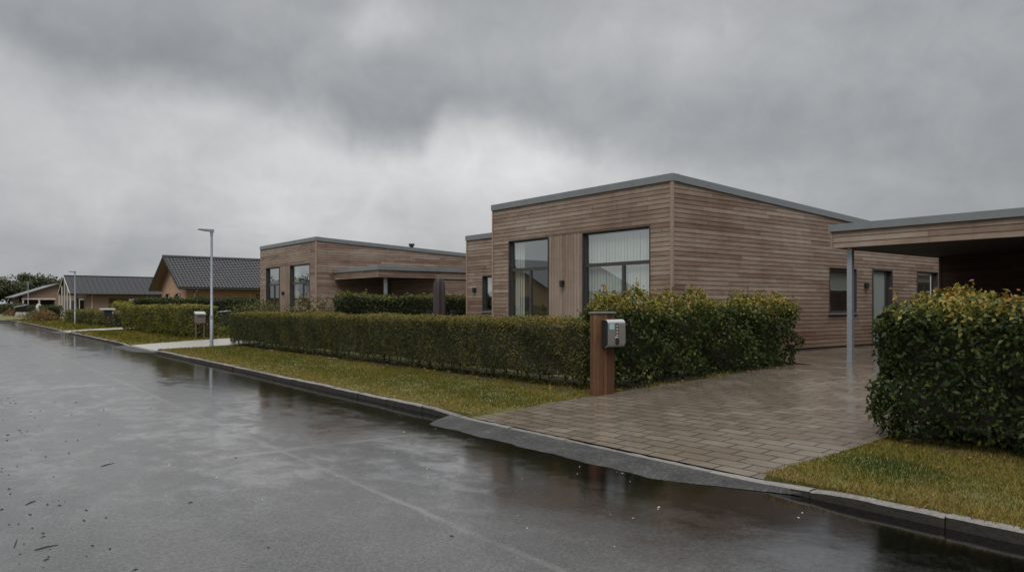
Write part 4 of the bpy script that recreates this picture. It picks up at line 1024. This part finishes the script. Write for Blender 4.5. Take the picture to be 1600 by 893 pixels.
def charging_post():
    x0, x1, y0, y1, z0, zt = 8.34, 8.76, 8.44, 8.55, .13, 1.475
    t = thing('charging_post', ((x0 + x1) / 2, (y0 + y1) / 2, z0), 'wet reddish timber post with a metal cap at the corner of the driveway', 'post')
    m = MB(); rng = random.Random(5); n = 5; w = (x1 - x0) / n
    for k in range(n):
        m.rnd = (.85, .55, .75, .15, .25)[k]
        m.box(x0 + k * w + .003, x0 + (k + 1) * w - .003, y0 - rng.uniform(0, .006), y1, z0 - .1, zt)
    m.rnd = .75; m.box(x0 - .018, x0 + .002, y0 - .012, y0 + .045, z0 - .1, zt - .002); m.rnd = .35; m.box(x0 - .016, x0 + .002, y0 + .05, y1 + .01, z0 - .1, zt - .002)
    m.build('boards', M['cedar'], t, bevel=.003)
    m = MB(); m.box(x0 - .035, x1 + .015, y0 - .025, y1 + .02, zt, zt + .028); m.build('cap', M['zinc'], t, bevel=.005)
    c = thing('charging_box', (8.63, y0, 1.2), 'silver wall charger with black sides and socket, mounted on the timber post', 'charger')
    bx0, bx1, bz0, bz1, yb = 8.46, 8.845, .935, 1.385, y0 - .008
    dpt = .15
    def prof(inset, back, depth):
        r = .085; pts = [(yb - back, bz0 + inset), (yb - back, bz1 - inset)]
        for k in range(9):
            a = math.pi / 2 * k / 8; pts.append((yb - depth + r - r * math.sin(a), bz1 - inset - r + r * math.cos(a)))
        for k in range(9):
            a = math.pi / 2 * k / 8; pts.append((yb - depth + r - r * math.cos(a), bz0 + inset + r - r * math.sin(a)))
        return pts
    m = MB(); m.prism(prof(.014, 0, dpt - .012), 'x', bx0, bx1); m.build('housing', M['black'], c, recalc=True)
    m = MB(); p = prof(0, .035, dpt)[1:]
    i = len(m.v); th = .010
    q = []                           # a bent metal sheet wrapping top, front and bottom
    for k in range(len(p)):
        a, b = p[max(k - 1, 0)], p[min(k + 1, len(p) - 1)]; dx, dz = b[0] - a[0], b[1] - a[1]; l = math.hypot(dx, dz)
        q.append((p[k][0] - dz / l * th, p[k][1] + dx / l * th))
    m.prism(p + q[::-1], 'x', bx0 - .004, bx1 + .004); fp = m.build('front_plate', M['silver'], c, recalc=True, smooth=True)
    yf = yb - dpt - .0025
    m = MB(); m.box(bx0 + .02, bx0 + .135, yf - .001, yf + .004, 1.225, 1.315); m.build('label_plate', M['cyan'], c)
    m = MB(); m.box(bx0 + .155, bx0 + .235, yf - .0012, yf + .004, 1.10, 1.325); m.build('indicator_strip', M['brown_box'], c)
    m = MB()
    for k in range(4): m.box(bx0 + .18, bx0 + .205, yf - .003, yf + .003, 1.125 + k * .05, 1.137 + k * .05)
    m.box(bx0 + .15, bx0 + .215, yf - .003, yf + .003, 1.093, 1.103); m.build('indicator_marks', M['white'], c)
    m = MB(); pts = []
    for k in range(24):
        a = 2 * math.pi * k / 24; pts.append((bx0 + .195 + .034 * math.cos(a), 1.03 + .028 * math.sin(a) + (.03 if math.sin(a) > 0 else -.03)))
    m.prism(pts, 'y', yf - .014, yf + .004); m.build('socket', M['black_matt'], c, recalc=True)
charging_post()

def mailbox_twolegs():
    x, y, z = 9.15, 33.2, .16
    t = thing('mailbox', (x, y, z), 'brown mailbox with a pale lid on two thin legs beside the second driveway', 'mailbox', 'mailboxes by the driveways')
    m = MB(); m.box(x - .19, x + .19, y - .13, y + .13, z + .70, z + 1.06); m.build('box', M['brown_box'], t, bevel=.01)
    m = MB(); m.hexa([(x - .21, y - .16, z + 1.06), (x + .21, y - .16, z + 1.06), (x + .21, y + .15, z + 1.09), (x - .21, y + .15, z + 1.09), (x - .21, y - .16, z + 1.10), (x + .21, y - .16, z + 1.10), (x + .21, y + .15, z + 1.20), (x - .21, y + .15, z + 1.20)]); m.build('lid', M['steel'], t)
    m = MB(); m.box(x - .13, x + .13, y - .134, y - .128, z + .96, z + .985); m.build('slot', M['black'], t)
    for s in (-1, 1):
        m = MB(); m.box(x + s * .165 - .018, x + s * .165 + .018, y - .02, y + .02, z - .1, z + .70); m.build('leg', M['brown_box'], t)
mailbox_twolegs()
def mailbox_hood():
    x, y, z = 9.3, 54.6, .16
    t = thing('mailbox', (x, y, z), 'black mailbox under a wide grey hood at the third driveway', 'mailbox', 'mailboxes by the driveways')
    m = MB(); m.box(x - .26, x + .2, y - .16, y + .16, z + .72, z + 1.18); m.build('box', M['black'], t, bevel=.012)
    m = MB(); m.hexa([(x - .52, y - .3, z + 1.18), (x + .40, y - .3, z + 1.18), (x + .40, y + .3, z + 1.18), (x - .52, y + .3, z + 1.18), (x - .46, y - .22, z + 1.29), (x + .34, y - .22, z + 1.29), (x + .34, y + .22, z + 1.29), (x - .46, y + .22, z + 1.29)]); m.build('hood', M['zinc'], t)
    m = MB(); m.box(x + .2, x + .30, y - .1, y + .1, z + .9, z + 1.05); m.build('newspaper_tube', M['offwhite'], t)
    for s in (-1, 1):
        m = MB(); m.box(x + s * .16 - .02, x + s * .16 + .02, y - .02, y + .02, z - .1, z + .74); m.build('leg', M['black'], t)
mailbox_hood()

def wheelie_bin(x, y, z, label, lid, h=1.0, w=.3, openlid=False):
    t = thing('wheeled_bin', (x, y, z), label, 'bin', 'wheeled bins')
    m = MB(); m.hexa([(x - w * .8, y - w * .9, z + .06), (x + w * .8, y - w * .9, z + .06), (x + w * .8, y + w * .9, z + .06), (x - w * .8, y + w * .9, z + .06), (x - w, y - w * 1.2, z + h * .88), (x + w, y - w * 1.2, z + h * .88), (x + w, y + w * 1.2, z + h * .88), (x - w, y + w * 1.2, z + h * .88)]); m.build('body', M['black'], t, bevel=.02)
    m = MB(); k = .3 if openlid else .05
    m.hexa([(x - w * 1.06, y - w * 1.3, z + h * .88), (x + w * 1.06, y - w * 1.3, z + h * .88 + k), (x + w * 1.06, y + w * 1.3, z + h * .88 + k), (x - w * 1.06, y + w * 1.3, z + h * .88), (x - w * 1.06, y - w * 1.3, z + h * .93), (x + w * 1.06, y - w * 1.3, z + h * .93 + k), (x + w * 1.06, y + w * 1.3, z + h * .93 + k), (x - w * 1.06, y + w * 1.3, z + h * .93)]); m.build('lid', lid, t, bevel=.01)
    for s in (-1, 1):
        m = MB(); m.tube([(x + s * w * .7 - .03, y + w, z + .09), (x + s * w * .7 + .03, y + w, z + .09)], .09, 12); m.build('wheel', M['black_matt'], t)
wheelie_bin(14.2, 46.4, .33, 'small black bin with a pale lid at the end of the narrow path', M['steel'], h=1.0, w=.28)
wheelie_bin(9.1, 111.0, .2, 'large black bin with a raised pale lid by the farthest street lamp', M['steel'], h=1.35, w=.62, openlid=True)

def road_sign():
    x, y, z = 9.6, 96.5, .15
    t = thing('road_sign', (x, y, z), 'small white oval sign on a thin post by the far hedge', 'sign')
    m = MB(); m.tube([(x, y, z - .2), (x, y, z + 1.9)], .035, 8); m.build('post', M['steel'], t)
    m = MB(); pts = [(x + .27 * math.cos(2 * math.pi * k / 20), z + 1.25 + .48 * math.sin(2 * math.pi * k / 20)) for k in range(20)]
    m.prism(pts, 'y', y - .06, y - .035); m.build('plate', M['white'], t, recalc=True)
road_sign()

m = MB(); rng = random.Random(77)
for k in range(26):
    x = 8.2 + k * .16; r = rng.uniform(.12, .2)
    m.lathe((x, 104.5 + rng.uniform(-.1, .1), .1), [(r * .7, 0), (r, .25), (r * .9, .5), (r * .5, .72 + rng.uniform(-.08, .08)), (.01, .78)], 8)
o = m.build('garden_wall', M['stone'], loc=(10.3, 104.5, .1)); tag(o, 'low pale field stone wall near the far bend', 'wall')

def parasol():
    x, y, z = 14.72, 23.0, .3
    t = thing('closed_parasol', (x, y, z), 'closed parasol in a mauve cover standing behind the long hedge', 'parasol')
    m = MB(); m.tube([(x, y, z), (x, y, z + 2.35)], .03, 10); m.build('pole', M['steel'], t)
    m = MB(); m.box(x - .35, x + .35, y - .35, y + .35, z - .02, z + .07); m.build('base', M['stone'], t, bevel=.02)
    m = MB(); n = 20; prof = [(.12, .28), (.19, .32), (.20, .8), (.20, 1.3), (.195, 1.8), (.18, 2.14), (.13, 2.3), (.03, 2.36)]
    i = len(m.v)
    for (r, h) in prof:
        for k in range(n):
            a = 2 * math.pi * k / n; rr = r * (1 + .2 * math.sin(a * 5 + h * .25) * (1 if h < 2.2 else .3))
            m.v.append((x + rr * math.cos(a), y + rr * math.sin(a), z + h))
    for j in range(len(prof) - 1):
        for k in range(n): m.f.append((i + j * n + k, i + j * n + (k + 1) % n, i + (j + 1) * n + (k + 1) % n, i + (j + 1) * n + k)); m.mi.append(0); m.r.append(.5)
    m.build('cover', M['purple'], t, smooth=True)
parasol()

def garden_chair(x, y, rz, label):
    t = thing('garden_chair', (x, y, .32), label, 'chair', 'black garden chairs by the set-back wing'); t.rotation_euler = (0, 0, rz)
    def B(name, b):
        m = MB(); m.box(*b); return m
    def part(name, *bs):
        m = MB()
        for b in bs: m.box(x + b[0], x + b[1], y + b[2], y + b[3], .32 + b[4], .32 + b[5])
        m.build(name, M['black_matt'], t, bevel=.008)
    part('seat', (-.24, .24, -.24, .24, .42, .46)); part('backrest', (-.25, .25, .21, .26, .50, 1.12))
    for sx in (-1, 1):
        for sy in (-1, 1): part('leg', (sx * .22 - .02, sx * .22 + .02, sy * .22 - .02, sy * .22 + .02, 0, .42))
        part('armrest', (sx * .27 - .025, sx * .27 + .025, -.22, .24, .64, .67))
garden_chair(14.0, 20.6, R(35), 'black garden chair nearer the window of the set-back wing')
garden_chair(13.75, 21.7, R(35), 'black garden chair farther along, by the corner of the set-back wing')

# small jars on the kitchen windowsill
for i, (xx, lab) in enumerate([(21.25, 'small pale jar on the kitchen windowsill, shorter of the two'), (21.42, 'taller pale jar on the kitchen windowsill')]):
    m = MB(); h_ = (.13, .19)[i]; m.lathe((xx, 11.72, 1.475), [(.035, 0), (.05, .03), (.05, h_ * .7), (.03, h_ * .85), (.035, h_)], 14)
    o = m.build('jar', M['white'], loc=(xx, 11.72, 1.475), smooth=True); tag(o, lab, 'jar', 'jars on the windowsill')

# ------------------------------------------------------------------ litter on the road and paving
def scatter_bits(name, pts, mat, size, label, cat, seed, flat=.35, zf=None):
    rs = random.Random(seed); m = MB()
    for (x, y) in pts:
        z = zf(x, y); s = size * rs.uniform(.5, 1.6); a = rs.uniform(0, 6.28); l = rs.uniform(1, 2.2)
        u, w = (math.cos(a) * s * l, math.sin(a) * s * l), (-math.sin(a) * s * .6, math.cos(a) * s * .6)
        c = [(x + u[0], y + u[1]), (x + w[0], y + w[1]), (x - u[0], y - u[1]), (x - w[0], y - w[1])]
        top = (x, y, z + s * flat * 2)
        for k in range(4):
            p, q = c[k], c[(k + 1) % 4]; m.face([(p[0], p[1], z), (q[0], q[1], z), top])
    o = m.build(name, mat); return tag(o, label, cat, kind='stuff')
rs = random.Random(9)
rz_ = lambda x, y: 0.02 * math.sin(math.pi * max(0, min(1, (x - lx(y)) / ROADW))) - 0.002
pts = []
for k in range(120):
    y = rs.uniform(4.3, 16); pts.append((lx(y) + .32 + abs(rs.gauss(0, .45)), y))
for k in range(30): y = rs.uniform(4, 18); pts.append((lx(y) + rs.uniform(.6, 4.5), y))
scatter_bits('road_litter', pts, M['debris'], .009, 'dark bits of leaf and bark littering the wet road', 'litter', 1, zf=rz_)
pts = [(lx(y) + rs.uniform(1.2, 5.4), y) for y in [rs.uniform(3, 9) for _ in range(40)]]
scatter_bits('pebbles', pts, M['pebble'], .006, 'tiny pale pebbles on the wet road', 'pebbles', 2, zf=rz_)
pts = [(11.2, 8.3), (9.35, 8.52), (13.1, 8.42), (9.9, 8.45), (8.6, 3.7), (7.5, 2.4), (7.3, 1.9), (7.9, 3.1), (7.7, 2.75)]
pts += [(8.62 + rs.gauss(0, .12), rs.uniform(9, 26)) for _ in range(45)] + [(rs.uniform(9, 14.6), 8.56 + rs.gauss(0, .06)) for _ in range(24)] + [(7.95 + rs.gauss(0, .16), rs.uniform(-2, 3.7)) for _ in range(22)] + [(kx(y_) + rs.uniform(.2, 2.4), y_) for y_ in [rs.uniform(0, 3.6) for _ in range(10)]]
scatter_bits('fallen_leaves', pts, M['red_leaf'], .02, 'a few fallen yellow leaves at the driveway edges', 'leaves', 3, flat=.2, zf=lambda x, y: max(gz(x, y), drz(x, y)) + .012)
m = MB()
for (x, y, a, l) in [(1.35, 8.3, .6, .16), (.62, 7.1, .9, .12), (.55, 5.75, .2, .14), (.45, 5.9, 1.4, .2)]:
    m.tube([(x, y, rz_(x, y) + .002), (x + math.cos(a) * l * .5, y + math.sin(a) * l * .5 + .01, rz_(x, y) + .004), (x + math.cos(a) * l, y + math.sin(a) * l, rz_(x, y) + .002)], [.003, .0035, .002], 5)
o = m.build('twigs', M['debris']); tag(o, 'thin dark twigs lying on the wet road', 'twigs', kind='stuff')

# ------------------------------------------------------------------ camera
cam = bpy.data.cameras.new('camera'); co = bpy.data.objects.new('camera', cam); COL.objects.link(co)
FPX, CX, HY = 1160.0, 800.0, 477.5
cam.sensor_width = 36; cam.lens = 36 * FPX / 1600; cam.shift_y = (HY - 446.5) / 1600
cam.clip_start = .05; cam.clip_end = 6000
YAW = math.atan(913 / 1160)
co.location = (0, 0, 1.6); co.rotation_euler = (R(90), 0, -YAW)
scene.camera = co

# ------------------------------------------------------------------ sky and light
w = bpy.data.worlds.new('World'); scene.world = w; w.use_nodes = True
t = NT(w.node_tree); bg = t.n['Background']
SUN_EL, SUN_AZ = R(52), R(232)       # azimuth clockwise from +Y: behind the camera's left shoulder, high up
sky = t.node('ShaderNodeTexSky', sky_type='NISHITA'); sky.sun_disc = False
sky.sun_elevation = SUN_EL; sky.sun_rotation = SUN_AZ; sky.dust_density = 3.0
d = t.node('ShaderNodeTexCoord').outputs['Generated']
nrm = t.node('ShaderNodeVectorMath', operation='NORMALIZE'); t.l.new(d, nrm.inputs[0]); d = nrm.outputs[0]
wx = t.noise(d, 2.6, 5, 0.55); wy = t.node('ShaderNodeMapping'); t.l.new(d, wy.inputs[0]); wy.inputs['Location'].default_value = (5.2, 1.3, 8.8); wy = t.noise(wy.outputs[0], 3.0, 5, 0.55)
x, y, z = t.xyz(d)
az = t.math('ARCTAN2', x, y); el = t.math('ARCSINE', z)
azw = t.add(az, t.mul(t.sub(wx, .5), .42)); elw = t.add(el, t.mul(t.sub(wy, .5), .17))
def pix(px, py):
    xx, yy, zz = (px - CX) / FPX, 1.0, (HY - py) / FPX
    return YAW + math.atan(xx), math.atan2(zz, math.hypot(xx, yy))
def blob(px, py, sx, sy, amp):
    a, e = pix(px, py); sa, se = sx / FPX, sy / FPX
    u = t.math('DIVIDE', t.sub(azw, a), sa); v = t.math('DIVIDE', t.sub(elw, e), se)
    return t.mul(t.math('EXPONENT', t.mul(t.add(t.mul(u, u), t.mul(v, v)), -1.0)), amp)
# a ragged cloud base: darker cloud above, brighter broken cloud below it
AR = 0.75
base_pts = [(0, 62), (90, 112), (250, 142), (400, 150), (515, 172), (560, 232), (650, 240), (690, 196), (800, 198), (900, 236), (1060, 262), (1300, 292), (1600, 330)]
st_ = []
for px_, py_ in base_pts:
    a_, e_ = pix(px_, py_); st_.append(((a_ - YAW + AR) / (2 * AR), (e_ / .5,) * 3))
wf = t.noise(d, 6.5, 7, 0.58); wf2 = t.noise(d, 4.0, 3, 0.5)
aze = t.add(az, t.mul(t.sub(wf2, .5), .09))
edge = t.mul(t.ramp(t.math('DIVIDE', t.add(aze, AR - YAW), 2 * AR), st_), .5)
ele = t.add(el, t.mul(t.sub(wf, .5), .10))
above = t.smooth(t.sub(ele, edge), -.030, .040)
lo_ = t.add(.495, 0.0)
for b_ in [(400, 215, 260, 70, .11), (760, 250, 240, 70, .15), (560, 330, 330, 90, .06), (40, 300, 200, 110, -.05), (40, 420, 300, 60, -.08), (1400, 330, 300, 60, -.09), (1600, 380, 200, 90, -.07), (300, 330, 260, 60, .05)]: lo_ = t.add(lo_, blob(*b_))
up_ = t.add(.372, 0.0)
for b_ in [(250, 90, 300, 50, -.045), (80, 20, 200, 50, -.03), (610, 190, 120, 60, -.02), (580, 0, 60, 35, .14), (800, 60, 300, 60, .05), (1110, 50, 200, 80, .07), (1000, 150, 240, 60, -.015), (1280, 200, 260, 90, -.02), (1540, 60, 140, 60, .03), (1430, 110, 100, 40, .04)]: up_ = t.add(up_, blob(*b_))
inv = t.math('DIVIDE', 1.0, t.add(z, .22))
cl = t.vec(t.mul(x, inv), t.mul(y, inv), 0.0)
f1 = t.noise(cl, 2.2, 7, 0.6, .5); f2 = t.noise(d, 5.0, 5, 0.55, .3)
lum = t.add(t.mul(lo_, t.sub(1.0, above)), t.mul(up_, above))
f3 = t.noise(d, 13.0, 6, 0.6, .6)
lum = t.mul(lum, t.add(1.0, t.add(t.add(t.mul(t.sub(f1, .5), .32), t.mul(t.sub(f2, .5), .48)), t.mul(t.sub(f3, .5), .34))))
# an overcast sky is brightest overhead
lum = t.mul(lum, t.smooth(el, R(24), R(60), 1.0, 5.4))
colr = t.ramp(lum, [(0.15, (.93, 1.0, 1.06)), (0.6, (1.0, 1.0, 1.01))])
cv = t.node('ShaderNodeVectorMath', operation='SCALE'); t.l.new(colr, cv.inputs[0]); t.l.new(t.mul(lum, 10.0), cv.inputs['Scale'])
t.l.new(t.mix(.95, sky.outputs[0], cv.outputs[0]), bg.inputs[0]); bg.inputs[1].default_value = .1

sl = bpy.data.lights.new('sun', 'SUN'); so = bpy.data.objects.new('sun', sl); COL.objects.link(so)
sl.energy = 1.5; sl.angle = R(28); sl.color = (1.0, .96, .9)
to_sun = Vector((math.sin(SUN_AZ) * math.cos(SUN_EL), math.cos(SUN_AZ) * math.cos(SUN_EL), math.sin(SUN_EL)))
so.rotation_euler = (-to_sun).to_track_quat('-Z', 'Y').to_euler(); so.location = (0, 0, 30)

vs = scene.view_settings; vs.view_transform = 'Standard'; vs.look = 'None'; vs.gamma = 1; vs.exposure = 0.0; vs.use_curve_mapping = False
scene.render.engine = 'CYCLES'
cy = scene.cycles
cy.max_bounces = 8; cy.transparent_max_bounces = 12; cy.diffuse_bounces = 3; cy.glossy_bounces = 4; cy.caustics_reflective = False; cy.caustics_refractive = False
cy.use_denoising = True
